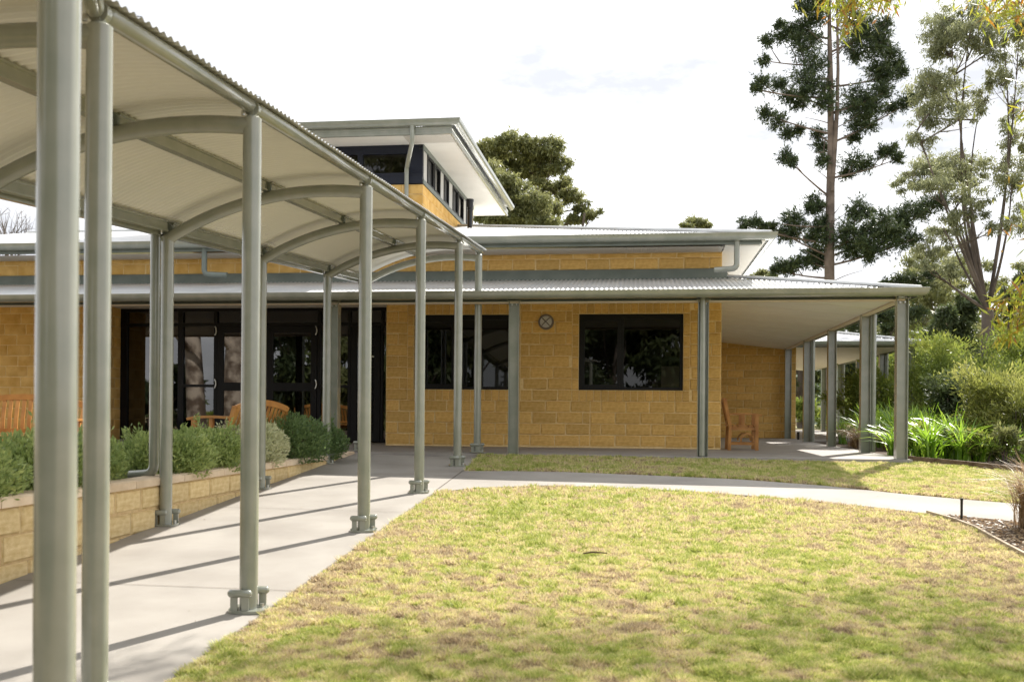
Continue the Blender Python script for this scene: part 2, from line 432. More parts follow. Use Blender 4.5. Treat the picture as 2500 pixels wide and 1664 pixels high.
# left of the entry
AL = RETURN_A
lw = Wall('left_wall', bld, B(-16, 0, FL), -TH, 16+AL, -.05, 3.40); lw.courses(0, 16+AL, 0, 2.6); lw.emit(False)
rw = Wall('return_wall', bld, B(AL, 0, FL), math.radians(90)-TH, .9, -.05, 2.7); rw.courses(.01, .9, 0, 2.6); rw.emit(False)
# inner faces of the entry recess on the right, the wing wall, the far front wall
m = MB(); m.box(W0, W0+.2, .2, .9, FL, 1.98, BW); m.box(-.2, 0, .2, 9.4, FL-.05, 2.8, BW); m.box(-.2, 2.67, 9.6, 14, FL-.06, 1.98, BW); m.build('side_wall', 'mortar', bld)
ww = Wall('wing_wall', bld, B(0, 9.4, FL-.05), -TH, 2.67, -.05, 2.8)
ww.courses(0, 2.67, 0, 2.8, ln=.45); ww.emit(True)

# ------------------------------------------------------------------ windows of the front wall
def window(parent, x0, x1, z0, z1, setb=.09):
    """sliding window: outer frame, left sash, divider, right pane. x along the wall from a=0"""
    f = MB(); t = .055
    def fb(a0, a1, c0, c1, d0=setb, d1=setb+.07): f.box(a0, a1, d0, d1, c0, c1, BW)
    fb(x0, x1, z1-.085, z1); fb(x0, x1, z0, z0+t); fb(x0, x0+t, z0+t, z1-.085); fb(x1-t, x1, z0+t, z1-.085)
    md = x0+(x1-x0)*.415
    fb(md-.035, md+.035, z0+t, z1-.085)
    fr = f.build('window_frame', 'frame_black', parent)
    s = MB(); q = .045
    def sb(a0, a1, c0, c1): s.box(a0, a1, setb-.018, setb+.03, c0, c1, BW)
    lz0, lz1 = z0+t, z1-.085
    sb(x0+t, x0+t+q, lz0, lz1); sb(md-.035-q, md-.03, lz0, lz1); sb(x0+t+q, md-.035-q, lz0, lz0+q); sb(x0+t+q, md-.035-q, lz1-q, lz1)
    s.build('sash', 'frame_black', fr)
    for a0, a1, d in ((x0+t+q, md-.035-q, setb+.01), (md+.035, x1-t, setb+.035)):
        g = MB(); g.add([B(a0, d, lz0), B(a1, d, lz0), B(a1, d, lz1), B(a0, d, lz1)], [(0, 1, 2, 3)]); g.build('pane', 'glass', fr)
    return fr
wr = window(bld, -2.48, -.652, .395, 1.742); wl_ = window(bld, -5.46, -3.63, .395, 1.742)
# reveal liners so that no slab edge shows
# insect screen behind the left sash of the right window, and a notice inside the glass
m = MB(); m.add([B(-2.40, .12, .46), B(-1.78, .12, .46), B(-1.78, .12, 1.65), B(-2.40, .12, 1.65)], [(0, 1, 2, 3)]); m.build('screen', 'black', wr)
m = MB(); m.box(-1.03, -.715, .135, .139, .455, .825, BW); m.build('notice', 'paper', wr)

# rooms behind the glass: floor, walls, ceiling; pale panels at the back stand in for daylit windows
rm = MB()
for a0, a1, b0, b1 in ((-5.77, -.2, .2, 6), (AL, -5.97, 1.0, 7)):
    z0, z1 = FL+.005, 1.96
    q = [B(a0, b0, z0), B(a1, b0, z0), B(a1, b1, z0), B(a0, b1, z0), B(a0, b0, z1), B(a1, b0, z1), B(a1, b1, z1), B(a0, b1, z1)]
    rm.add(q, [(0, 1, 2, 3), (4, 7, 6, 5), (2, 6, 7, 3), (0, 3, 7, 4), (1, 5, 6, 2)])
rm.build('interior_room', 'interior', bld)
m = MB()
m.box(-9.9, -9.3, 6.3, 6.35, FL+.9, FL+1.7, BW); m.box(-4.9, -4.4, 5.6, 5.65, .3, 1.05, BW); m.box(-4.2, -3.7, 5.6, 5.65, .25, .9, BW)
m.build('window_light_panel', 'white_panel', bld)

# ------------------------------------------------------------------ entry glazing, set back 0.9 m
GA0, GA1 = AL, W0
ztop, zbar, zdoor = 1.985, 1.66, 1.60
ef = MB()
def eb(a0, a1, z0, z1, d=.10): ef.box(a0, a1, GB, GB+d, z0, z1, BW)
mull = [(GA0, GA0+.13), (glass_x(409), glass_x(420)), (glass_x(491.7), glass_x(499)), (glass_x(730), glass_x(737)), (glass_x(800), glass_x(806)), (glass_x(876), glass_x(881)), (GA1-.03, GA1)]
for i, (x0, x1) in enumerate(mull): eb(x0, x1, FL, ztop, .11)
for i in range(len(mull)-1):
    x0, x1 = mull[i][1], mull[i+1][0]
    eb(x0, x1, ztop-.07, ztop); eb(x0, x1, zbar-.03, zbar+.03)
    if i in (1, 3): eb(x0, x1, .44, .49); 
    if i in (0, 1, 3, 5): eb(x0, x1, FL, FL+.06)
efo = ef.build('entry_frame', 'frame_black', bld)
def pane(a0, a1, z0, z1, parent, d=.05):
    g = MB(); g.add([B(a0, GB+d, z0), B(a1, GB+d, z0), B(a1, GB+d, z1), B(a0, GB+d, z1)], [(0, 1, 2, 3)]); return g.build('pane', 'entry_glass', parent)
for i in range(len(mull)-1):
    x0, x1 = mull[i][1], mull[i+1][0]
    pane(x0, x1, zbar+.03, ztop-.07, efo)
    if i in (0, 5): pane(x0, x1, FL+.06, zbar-.03, efo)
    if i in (1, 3): pane(x0, x1, FL+.06, .44, efo); pane(x0, x1, .49, zbar-.03, efo)
def door(a0, a1, hinge, solid=False):
    """glazed door leaf: two stiles, rails, two panes"""
    st = .12; f = MB(); z0, z1 = FL+.01, zbar-.035
    def q(x0, x1, c0, c1): f.box(x0, x1, GB-.01, GB+.045, c0, c1, BW)
    q(a0, a0+st, z0, z1); q(a1-st, a1, z0, z1); q(a0+st, a1-st, z1-.13, z1); q(a0+st, a1-st, z0, z0+.2)
    if not solid: q(a0+st, a1-st, .37, .53)
    d = f.build('door', 'frame_black', bld)
    if solid:
        s = MB()
        for k in range(14): 
            zz = z0+.22+k*.135
            s.add([B(a0+st, GB+.03, zz), B(a1-st, GB+.03, zz), B(a1-st, GB, zz+.12), B(a0+st, GB, zz+.12), B(a1-st, GB+.03, zz+.125), B(a0+st, GB+.03, zz+.125)], [(0, 1, 2, 3), (3, 2, 4, 5)])
        s.build('louvre', 'frame_black', d)
    else:
        for c0, c1 in ((z0+.2, .37), (.53, z1-.13)):
            g = MB(); g.add([B(a0+st, GB+.02, c0), B(a1-st, GB+.02, c0), B(a1-st, GB+.02, c1), B(a0+st, GB+.02, c1)], [(0, 1, 2, 3)]); g.build('pane', 'entry_glass', d)
    for zz in ((.42, 1.45) if not solid else (1.02,)):
        h = MB()
        if solid: h.box(a0+st+.2, a0+st+.34, GB-.03, GB-.01, zz, zz+.03, BW); h.build('handle', 'steel', d); continue
        x = a0-.01 if hinge < 0 else a1+.01
        h.tube([B(x-.03, GB-.03, zz), B(x-.01, GB-.035, zz+.03), B(x, GB-.035, zz+.08), B(x-.01, GB-.035, zz+.14), B(x-.03, GB-.03, zz+.17)], .012, 6)
        h.build('hinge', 'steel', d)
mid = (mull[2][1]+mull[3][0])/2
door(mull[2][1]+.01, mid-.004, -1); door(mid+.004, mull[3][0]-.01, 1); door(mull[4][1]+.01, mull[5][0]-.01, 1, solid=True)

# ------------------------------------------------------------------ roofs
WAVE = .076
def corr_roof(name, org, along, up, length, topfn, rise, botz, parent, amp=.009, step=7, mat_='roof_top'):
    """corrugated sheet: org start of the eave, along the eave, up horizontally to the ridge; topfn(s) = run"""
    n = int(length/WAVE*step); V = np.zeros((2*(n+1), 3)); s = np.linspace(0, length, n+1)
    run = np.array([max(topfn(x), 0.0) for x in s]); wv = amp*np.cos(2*np.pi*s/WAVE)
    o = np.array(org); al = np.array(along); u = np.array(up)
    V[0::2] = o+s[:, None]*al; V[1::2] = o+s[:, None]*al+run[:, None]*u
    V[0::2, 2] = botz+wv+E; V[1::2, 2] = botz+wv+E+run*rise
    i = np.arange(n)*2; F = np.stack([i, i+2, i+3, i+1], 1)
    ob = np_mesh(name, V, F, mat_, parent=parent); ob.data.shade_smooth(); return ob
U = np.array((CU, -SU, 0)); Nn = np.array((SU, CU, 0))
def rail(name, path, prof, material, parent, closed=False, smooth=35):
    """extrude a profile (outward, z) along a path of (a,b,z), mitred at the corners"""
    pts = [B(*p) for p in path]; m = MB(); rings = []
    for i, p in enumerate(pts):
        d0 = (pts[i]-pts[i-1]).normalized() if i else None; d1 = (pts[i+1]-pts[i]).normalized() if i < len(pts)-1 else None
        d0 = d0 or d1; d1 = d1 or d0
        n0 = Vector((d0.y, -d0.x, 0)).normalized(); n1 = Vector((d1.y, -d1.x, 0)).normalized(); n = (n0+n1).normalized(); k = 1/max(n.dot(n0), .3)
        rings.append([p+n*k*q[0]+Vector((0, 0, q[1])) for q in prof])
    c = len(prof); vs = [x for r in rings for x in r]; fs = []
    for i in range(len(pts)-1):
        for k in range(c): fs.append((i*c+k, i*c+(k+1) % c, (i+1)*c+(k+1) % c, (i+1)*c+k))
    fs.append(tuple(range(c))); fs.append(tuple((len(pts)-1)*c+k for k in range(c-1, -1, -1)))
    m.add(vs, fs); return m.build(name, material, parent, smooth=smooth)
# outward is to the right of the travel direction: travel left to right along the front, then back along the wing
gutter_prof = [(0, 0), (0, -.115), (.045, -.112), (.085, -.09), (.108, -.055), (.115, -.02), (.12, 0), (.112, .003), (.108, -.02), (.1, -.052), (.08, -.083), (.045, -.104), (.008, -.107), (.008, 0)]
VE, VZ = 2.60, 1.83       # verandah eave distance and gutter lip height
rail('verandah_gutter', [(-16, -VE, VZ), (VE, -VE, VZ), (VE, 8.1, VZ)], gutter_prof, 'paint', bld)
rail('verandah_beam', [(-16, -2.345, 1.70), (2.42, -2.345, 1.70), (2.42, 9.3, 1.70)],
     [(-.05, 0), (.03, 0), (.03, .012), (-.035, .012), (-.035, .138), (.03, .138), (.03, .15), (-.05, .15)], 'paint_dark', bld)
rail('ribbon_board', [(-16, -2.33, 1.675), (2.405, -2.33, 1.675), (2.405, 9.3, 1.675)], [(-.06, 0), (.055, 0), (.055, .022), (-.06, .022)], 'ribbon', bld)
RISE = .213
corr_roof('verandah_roof', tuple(B(-16, -VE+.03-.05, 0)-Vector((0, 0, 0)))[:2]+(0,), U, Nn, 16+VE-.02, lambda s: min(16+VE-.02-s, 2.62), RISE, 1.80, bld)
corr_roof('verandah_roof', tuple(B(VE+.03, -VE, 0))[:2]+(0,), Nn, -U, VE+9.4, lambda s: min(s, 2.62), RISE, 1.80, bld)
def cap(name, p, q, parent, r=.028, material='roof_top'):
    m = MB(); m.tube([p, q], r, 8); return m.build(name, material, parent, smooth=60)
cap('hip_cap', B(VE+.02, -VE-.02, 1.845), B(.02, -.02, 1.83+RISE*2.62), bld)
rail('wall_flashing', [(-16, -.03, 2.355), (.03, -.03, 2.355), (.03, 9.4, 2.355)], [(0, 0), (.10, -.03), (.105, -.02), (.012, .16), (0, .16)], 'paint_dark', bld)
# ceiling of the verandah, raked
m = MB()
SZ0, SZ1 = 1.70, 1.975
m.add([B(-16, -2.33, SZ0), B(2.40, -2.33, SZ0), B(0, 0, SZ1), B(-16, 0, SZ1), B(2.40, 9.4, SZ0), B(0, 9.4, SZ1), B(AL, .0, SZ1), B(AL, GB, SZ1), B(W0, GB, SZ1), B(W0, 0, SZ1)],
      [(0, 1, 2, 3), (1, 4, 5, 2), (6, 9, 8, 7)])
for v0 in list(m.v): m.v.append((v0[0], v0[1], v0[2]+.02))
m.f += [tuple(i+10 for i in reversed(f)) for f in m.f]; m.mi = [0]*len(m.f)
m.build('verandah_ceiling', 'soffit', bld)
# cover strips over the ceiling sheet joints
m = MB()
for k in range(8):
    b = -.9+k*1.2
    m.add([B(2.38, b, SZ0-.001), B(2.38, b+.04, SZ0-.001), B(.02, b+.04, SZ1-.001), B(.02, b, SZ1-.001), B(2.38, b, SZ0-.006), B(2.38, b+.04, SZ0-.006), B(.02, b+.04, SZ1-.006), B(.02, b, SZ1-.006)],
          [(0, 1, 2, 3), (4, 7, 6, 5), (0, 4, 5, 1), (1, 5, 6, 2), (2, 6, 7, 3), (3, 7, 4, 0)])
m.build('cover_strip', 'soffit', bld)

# upper roof
UE, UZ = .72, 2.995
rail('upper_gutter', [(-17, -UE, UZ), (UE, -UE, UZ), (UE, 14, UZ)], gutter_prof, 'paint', bld)
rail('fascia', [(-17, -UE+.06, 2.825), (UE-.12, -UE+.06, 2.825)], [(-.03, 0), (.02, 0), (.02, .03), (.012, .034), (.012, .075), (.02, .08), (.02, .115), (-.03, .115)], 'paint_dark', bld)
rail('barge', [(UE-.10, -UE, 2.86), (UE-.10, 14, 2.86)], [(-.03, 0), (.03, 0), (.03, .1), (-.03, .1)], 'soffit', bld)
m = MB(); m.box(-.0, UE-.12, -UE+.09, 14, 2.80, 2.82, BW); m.build('eave_ceiling', 'soffit', bld)
m = MB()
n = int(17/.03)
for i in range(n):
    a = -17+i*.03
    m.add([B(a, -UE+.09, 2.80), B(a+.018, -UE+.09, 2.80), B(a+.018, -.02, 2.80), B(a, -.02, 2.80), B(a+.03, -UE+.09, 2.808), B(a+.03, -.02, 2.808)], [(0, 1, 2, 3), (1, 4, 5, 2)])
m.build('ribbed_eave_lining', 'soffit_rib', bld)
UR = .222; RUN = 6.8
corr_roof('upper_roof', tuple(B(-17, -UE-.03, 0))[:2]+(0,), U, Nn, 17+UE, lambda s: min(17+UE-s, RUN), UR, 2.965, bld)
corr_roof('upper_roof', tuple(B(UE+.03, -UE, 0))[:2]+(0,), Nn, -U, 15, lambda s: min(s, RUN, max(15-s, .01)), UR, 2.965, bld)
corr_roof('upper_roof', tuple(B(-17, -UE-.03+2*RUN, 0))[:2]+(0,), U, -Nn, 17+UE, lambda s: min(17+UE-s, RUN), UR, 2.965, bld)
cap('hip_cap', B(UE+.02, -UE-.02, 3.01), B(UE-RUN, -UE+RUN, 3.0+UR*RUN), bld, .03)
cap('ridge_cap', B(UE-RUN, -UE+RUN, 3.0+UR*RUN), B(-17, -UE+RUN, 3.0+UR*RUN), bld, .03)

# down pipes
def pipe(name, pts, r, parent=bld, material='paint'):
    m = MB(); P_ = []
    pts = [Vector(p) for p in pts]
    P_.append(pts[0])
    for i in range(1, len(pts)-1):
        a, c, d = pts[i-1], pts[i], pts[i+1]; q = min(.09, (c-a).length*.4, (d-c).length*.4)
        u, v = (c-a).normalized(), (d-c).normalized()
        for t in (0, .25, .5, .75, 1):
            p0 = c-u*q; p2 = c+v*q; P_.append(p0*(1-t)**2+c*2*t*(1-t)+p2*t*t)
    P_.append(pts[-1]); m.tube(P_, r, 14); return m.build(name, material, parent, smooth=60)
pipe('downpipe', [B(.19, -.66, 2.9), B(.19, -.66, 2.42), B(-.18, -.66, 2.40)], .048)
pipe('downpipe', [B(-9.15, -.66, 2.9), B(-9.15, -.66, 2.42), B(-8.72, -.66, 2.40)], .048, material='paint_dark')

# ------------------------------------------------------------------ verandah posts (H sections)
def hpost(a, b, zt=1.70, zb=-.66, parent=bld, dp=None, cleat=True, name='verandah_post'):
    m = MB(); h = .08; t = .009
    m.box(a-h, a-h+t, b-h, b+h, zb, zt, BW); m.box(a+h-t, a+h, b-h, b+h, zb, zt, BW); m.box(a-h+t, a+h-t, b-.004, b+.004, zb, zt, BW)
    po = m.build(name, 'paint', parent)
    if cleat:
        c = MB(); c.box(a-.105, a+.105, b-.1, b+.09, zt, zt+.012, BW); c.box(a-.1, a-.09, b-.09, b+.08, zt+.012, zt+.13, BW); c.box(a+.09, a+.1, b-.09, b+.08, zt+.012, zt+.13, BW); c.build('cleat', 'paint', po)
        for dx in (-.035, .035):
            k = MB(); k.tube([B(a+dx, b-.05, zt-.045), B(a+dx, b-.005, zt-.045)], .014, 6); k.build('bolt', 'steel', po)
    if dp is not None:
        pipe('downpipe', [B(a+dp[0], b+dp[1], zt+.05), B(a+dp[0], b+dp[1], zb+.02)], .045, po)
    return po
for k, a in enumerate((2.42, -.455, -3.325, -6.2, -9.07)):
    hpost(a, -2.35, dp=(-.01, -.065) if k == 1 else None)
for k in range(1, 5):
    hpost(2.42, -2.35+2.39+(k-1)*3.02, dp=(.135, 0) if k in (1, 3) else None, cleat=False)

# ------------------------------------------------------------------ the second verandah, further back and to the right
A2, B2 = 5.33, 8.45
for k in range(5): hpost(A2, B2+3.02*k, dp=(.13, 0) if k in (1, 3) else None, cleat=False)
rail('far_gutter', [(2.62, B2-.25, VZ), (A2+.2, B2-.25, VZ), (A2+.2, 23.2, VZ)], gutter_prof, 'paint', bld)
rail('far_beam', [(2.5, B2+.005, 1.70), (A2, B2+.005, 1.70), (A2, 23, 1.70)], [(-.05, 0), (.03, 0), (.03, .15), (-.05, .15)], 'paint_dark', bld)
m = MB(); m.add([B(2.5, B2+.02, SZ0), B(A2-.02, B2+.02, SZ0), B(A2-.02, 23.2, SZ0), B(2.5, 23.2, SZ1), B(2.5, B2+2.6, SZ1)], [(0, 1, 4), (1, 2, 3, 4)])
m.build('far_ceiling', 'soffit', bld)
corr_roof('far_roof', tuple(B(2.7, B2-.28, 0))[:2]+(0,), U, Nn, A2-2.5, lambda s: min(A2-2.5-s, 2.9), RISE, 1.80, bld)
corr_roof('far_roof', tuple(B(A2+.23, B2-.25, 0))[:2]+(0,), Nn, -U, 15, lambda s: min(s, 2.9), RISE, 1.80, bld)
cap('hip_cap', B(A2+.2, B2-.25, 1.845), B(A2+.2-2.9, B2-.25+2.9, 1.83+RISE*2.9), bld)
m = MB(); m.box(2.45, 2.65, 9.6, 23.2, FL-.05, 2.3, BW); m.box(-.2, 2.65, 23.0, 23.2, FL, 2.3, BW); m.build('far_side_wall', 'mortar', bld)

# ------------------------------------------------------------------ clerestory
C0, C1, CB0, CB1 = -10.9, -5.76, 1.97, 8.0
cz0, cz1, cz2 = 3.35, 4.555, 5.40
cw = Wall('clerestory_wall', bld, B(C0, CB0, cz0), -TH, C1-C0, 0, cz1-cz0)
cw.courses(3.0, C1-C0, cz1-cz0-.2, cz1-cz0, ln=.44); cw.courses(3.0, C1-C0, cz1-cz0-1.0, cz1-cz0-.2, ln=.44, shift=1); cw.emit(False)
cs = Wall('clerestory_side_wall', bld, B(C1, CB0, cz0), math.radians(90)-TH, CB1-CB0, 0, cz1-cz0)
cs.courses(0, CB1-CB0, cz1-cz0-.2, cz1-cz0, ln=.44); cs.courses(0, CB1-CB0, cz1-cz0-1.2, cz1-cz0-.2, ln=.44, shift=1); cs.emit(False)
# front window band
f = MB()
def cb(a0, a1, z0, z1, d0=0, d1=.08): f.box(a0, a1, CB0+d0, CB0+d1, z0, z1, BW)
cb(C0, C1, cz1+.012, cz1+.15, -.03, .1); cb(C0, C1, cz1+.15, cz1+.24); cb(C0, C1, cz2-.22, cz2)
muls = [C1-.31, C1-1.26-.09, C1-2.55, C1-3.8, C1-5.1]
cb(C1-.31, C1, cz1+.24, cz2-.22, -.006, .09)
for x in muls[1:]: cb(x, x+.10, cz1+.24, cz2-.22)
cf = f.build('clerestory_frame', 'frame_navy', bld)
pr_ = [C1-.31]+muls[1:]
for i in range(len(pr_)-1):
    g = MB(); x0 = pr_[i+1]+.10; x1 = pr_[i]; zz0, zz1 = cz1+.24, cz2-.22
    g.add([B(x0, CB0+.05, zz0), B(x1, CB0+.05, zz0), B(x1, CB0+.05, zz1), B(x0, CB0+.05, zz1)], [(0, 1, 2, 3)]); g.build('pane', 'glass', cf)
# side window band: white panels between dark openings
f = MB()
f.box(C1-.08, C1+.02, CB0, CB1, cz1+.012, cz1+.10, BW); f.box(C1-.08, C1+.02, CB0, CB1, cz2-.14, cz2-.05, BW)
f.box(C1-.08, C1, CB1-.1, CB1, cz1+.10, cz2-.14, BW)
sf = f.build('side_sill', 'paint_dark', bld)
t0 = CB0+.02; seq = [(.42, 'w'), (.62, 'd'), (.07, 'w'), (.62, 'g'), (.42, 'w'), (.55, 'd'), (.07, 'w'), (.42, 'w'), (.62, 'd'), (.07, 'w'), (.7, 'g'), (.42, 'w'), (.6, 'd')]
for wdt, kd in seq:
    t1 = min(t0+wdt, CB1-.1)
    if t1-t0 < .03: break
    m = MB()
    if kd == 'w': m.box(C1-.06, C1-.01, t0, t1, cz1+.10, cz2-.14, BW); m.build('white_panel', 'white_panel', sf)
    else:
        fr = MB(); 
        for q in ((t0, t0+.05, cz1+.1, cz2-.14), (t1-.05, t1, cz1+.1, cz2-.14), (t0+.05, t1-.05, cz1+.1, cz1+.15), (t0+.05, t1-.05, cz2-.19, cz2-.14)): fr.box(C1-.05, C1+.01, q[0], q[1], q[2], q[3], BW)
        fo = fr.build('side_window', 'frame_black', sf)
        m.add([B(C1-.03, t0+.05, cz1+.15), B(C1-.03, t1-.05, cz1+.15), B(C1-.03, t1-.05, cz2-.19), B(C1-.03, t0+.05, cz2-.19)], [(0, 1, 2, 3)]); m.build('pane', 'glass' if kd == 'g' else 'black', fo)
    t0 = t1
m = MB(); q = [B(C0+.1, CB0+.2, cz0+.3), B(C1-.1, CB0+.2, cz0+.3), B(C1-.1, CB1-.2, cz0+.3), B(C0+.1, CB1-.2, cz0+.3)]; q += [v+Vector((0, 0, 1.78)) for v in q]
m.add(q, [(0, 1, 2, 3), (2, 6, 7, 3), (0, 3, 7, 4), (4, 7, 6, 5)]); m.build('upper_room', 'interior', bld)
m = MB(); m.box(C0, C1, CB1-.1, CB1, cz0, cz2, BW); m.box(C0, C0+.1, CB0, CB1, cz0, cz2, BW); m.build('clerestory_back', 'mortar', bld)
EA0, EA1, EB0, EB1, EZ = C0-.8, C1+.80, CB0-.80, 9.3, 5.60
rail('clerestory_gutter', [(EA0, EB0, EZ), (EA1, EB0, EZ), (EA1, EB1, EZ)], gutter_prof, 'paint', bld)
rail('clerestory_fascia', [(EA0, EB0+.05, EZ-.265), (EA1-.08, EB0+.05, EZ-.265), (EA1-.08, EB1, EZ-.265)], [(-.03, 0), (.02, 0), (.02, .045), (.01, .05), (.01, .09), (.02, .095), (.02, .15), (-.03, .15)], 'paint', bld)
m = MB(); m.box(EA0, EA1-.1, EB0+.07, EB1-.02, EZ-.245, EZ-.225, BW); m.build('clerestory_ceiling', 'soffit', bld)
m = MB()
for i in range(int(.95/.03)):
    a = EA1-1.05+i*.03; m.box(a, a+.017, EB0+.1, CB0-.1, EZ-.255, EZ-.2455, BW)
m.build('ribbed_eave_lining', 'soffit_rib', bld)
for nm, o_, al, up, ln_ in (('clerestory_roof', (EA0, EB0-.03), U, Nn, EA1-EA0), ):
    corr_roof(nm, tuple(B(*o_, 0))[:2]+(0,), al, up, ln_, lambda s: min(EA1-EA0-s, s+.01, 4.0), .19, EZ-.03, bld)
corr_roof('clerestory_roof', tuple(B(EA1+.03, EB0, 0))[:2]+(0,), Nn, -U, EB1-EB0, lambda s: min(s, 4.0, EB1-EB0-s+.3), .19, EZ-.03, bld)
pipe('downpipe', [B(C1-.03, EB0-.02, EZ-.05), B(C1-.03, EB0-.02, EZ-.42), B(C1-.43+.12, CB0-.09, EZ-.75), B(C1-.31, CB0-.09, 3.7)], .045)
# flue
m = MB(); fx = B(-4.95, 4.6, 0)
zb_ = 2.965+UR*(4.6+UE)
fv = P(1081, 500, 22.4)
m.tube([(fv.x, fv.y, zb_+E-.1), (fv.x, fv.y, 4.60+E)], .055, 16); m.tube([(fv.x, fv.y, 4.52+E), (fv.x, fv.y, 4.55+E)], .075, 16); m.tube([(fv.x, fv.y, 4.58+E), (fv.x, fv.y, 4.74+E)], .075, 16); m.tube([(fv.x, fv.y, 4.72+E), (fv.x, fv.y, 4.77+E)], [.09, .085], 16)
m.build('flue', 'black', bld, smooth=50)

# ------------------------------------------------------------------ wall lamp
la = root('bulkhead_lamp', B(-3.06, -.02, 1.60), 'round bulkhead wall lamp with crossed guard bars between the two windows', 'lamp', rz=-TH)
def disc(name, y0, y1, r0, r1, material, n=28):
    m = MB(); m.tube([(0, y0, 0), (0, y1, 0)], [r0, r1], n)
    me = bpy.data.meshes.new(name); me.from_pydata(m.v, [], m.f); me.materials.append(MATS[material]); fix_normals(me); me.shade_smooth(); me.set_sharp_from_angle(angle=.6)
    o = bpy.data.objects.new(name, me); COL.objects.link(o); o.parent = la; return o
disc('base', -.035, 0, .135, .14, 'lamp_ring'); disc('diffuser', -.075, -.03, .095, .112, 'lamp_glass')
m = MB()
for s in (1, -1): m.tube([(-.093, -.035, -.093*s), (-.05, -.085, -.05*s), (0, -.092, 0), (.05, -.085, .05*s), (.093, -.035, .093*s)], .009, 6)
m.tube([(.118*math.cos(t*math.pi/12), -.04, .118*math.sin(t*math.pi/12)) for t in range(25)], .013, 6, cap=False)
me = bpy.data.meshes.new('guard'); me.from_pydata(m.v, [], m.f); me.materials.append(MATS['lamp_ring']); o = bpy.data.objects.new('guard', me); COL.objects.link(o); o.parent = la
# ------------------------------------------------------------------ covered walkway
CA = math.radians(6.73); CDX, CDY = math.sin(CA), math.cos(CA)      # heading of the walkway
WID = 1.87
RPOST = [4.45, 6.25, 8.95, 11.30, 13.80, 15.60]                      # distances of the right hand posts
def rline(y): return Vector((-2.3815+.118*y, y, 0))
def across(t, y):                # t = 0 at the left post line, 1 at the right one, for the frame whose right post stands at y
    p = rline(y); return Vector((p.x-(1-t)*WID*math.cos(CA), p.y+(1-t)*WID*math.sin(CA), 0))
HP = 3.10                        # height of the right posts over the ramp
RR = 2.92; XA = 1.50
def arch_dz(x):                  # height of the arch axis relative to the right post top; x across from the left post
    return -.035-(RR-math.sqrt(max(RR*RR-(x-XA)**2, .01)))
SH = .165                        # arch axis to sheet
walk = root('covered_walkway', (rline(9).x-.9, 9, gz(9)+E), 'long covered walkway with curved corrugated roof on round sage green posts', 'walkway')
def topz(y): return gz(y)+HP+E
def shoe(x, y, parent, right):
    """base plate with two horizontal round bars, each on a pair of upright plates"""
    z = gz(y)+E+.006
    m = MB(); n = 24; ring = []
    for k in range(n):
        t = 2*math.pi*k/n; ring.append((.118*math.copysign(abs(math.cos(t))**.6, math.cos(t)), .095*math.copysign(abs(math.sin(t))**.6, math.sin(t))))
    m.add([(x+a, y+b, z+RS*b) for a, b in ring]+[(x+a, y+b, z+.018+RS*b) for a, b in ring], [tuple(range(n-1, -1, -1)), tuple(range(n, 2*n))]+[(k, (k+1) % n, n+(k+1) % n, n+k) for k in range(n)])
    pl = m.build('base_plate', 'paint', parent, smooth=40)
    for s, x0, x1 in ((-1, -.098, .024), (1, -.024, .098)):
        m = MB(); yy = y+s*.070; m.tube([(x+x0-.014, yy, z+.118), (x+x0-.006, yy, z+.118), (x+x0, yy, z+.118), (x+x1, yy, z+.118), (x+x1+.006, yy, z+.118), (x+x1+.014, yy, z+.118)], [.010, .020, .0245, .0245, .020, .010], 14); m.build('clamp_bar', 'paint', pl, smooth=50)
        for q in ((x0+.004, x0+.046), (x1-.050, x1-.004)):
            m = MB(); m.box(x+q[0], x+q[1], yy-.008, yy+.008, z+.012, z+.112); m.build('upright_plate', 'paint', pl)
    for dx, dy in ((-.07, -.045), (.08, .02)):
        m = MB(); m.tube([(x+dx, y+dy, z+.016), (x+dx, y+dy, z+.042)], .014, 6); m.build('bolt', 'steel', pl)
def post(x, y, ztop, parent, right=True, r=.057, shoe_=True):
    m = MB(); m.tube([(x, y, gz(y)+E), (x, y, ztop-.012), (x, y, ztop)], [r, r, r-.012], 28)
    po = m.build('post', 'paint', parent, smooth=40)
    if shoe_: shoe(x, y, po, right)
    return po
for i, y in enumerate(RPOST):
    p = rline(y); post(p.x, p.y, topz(y), walk)
    q = across(0, y); post(q.x-.0, q.y, topz(y)+arch_dz(0)+.03, walk, right=False)
    m = MB(); pts = []
    for k in range(19):
        t = k/18; a = across(t, y); pts.append((a.x, a.y, topz(y)+arch_dz(t*WID)))
    pts[0] = tuple(Vector(pts[0])-(Vector(pts[1])-Vector(pts[0]))*.35)
    m.tube(pts, .055, 18); ar = m.build('arch', 'paint', walk, smooth=40)
    # cleats: ring and bolts where the edge tubes meet
    for t, zz in ((1, topz(y)+.05), (.5, topz(y)+arch_dz(WID/2)+.10), (0, topz(y)+arch_dz(0)+.09)):
        a = across(t, y); m = MB()
        m.tube([(a.x-CDX*.02, a.y-CDY*.02, zz), (a.x+CDX*.02, a.y+CDY*.02, zz+.003)], .05, 16)
        m.box(a.x-.012, a.x+.012, a.y-.03, a.y+.03, zz-.1, zz)
        m.build('cleat', 'paint_dark' if t < 1 else 'paint', ar, smooth=40)
        m = MB(); m.tube([(a.x-.045, a.y-.05, zz-.055), (a.x-.045, a.y-.05, zz-.025)], .013, 6); m.build('bolt', 'steel', ar)
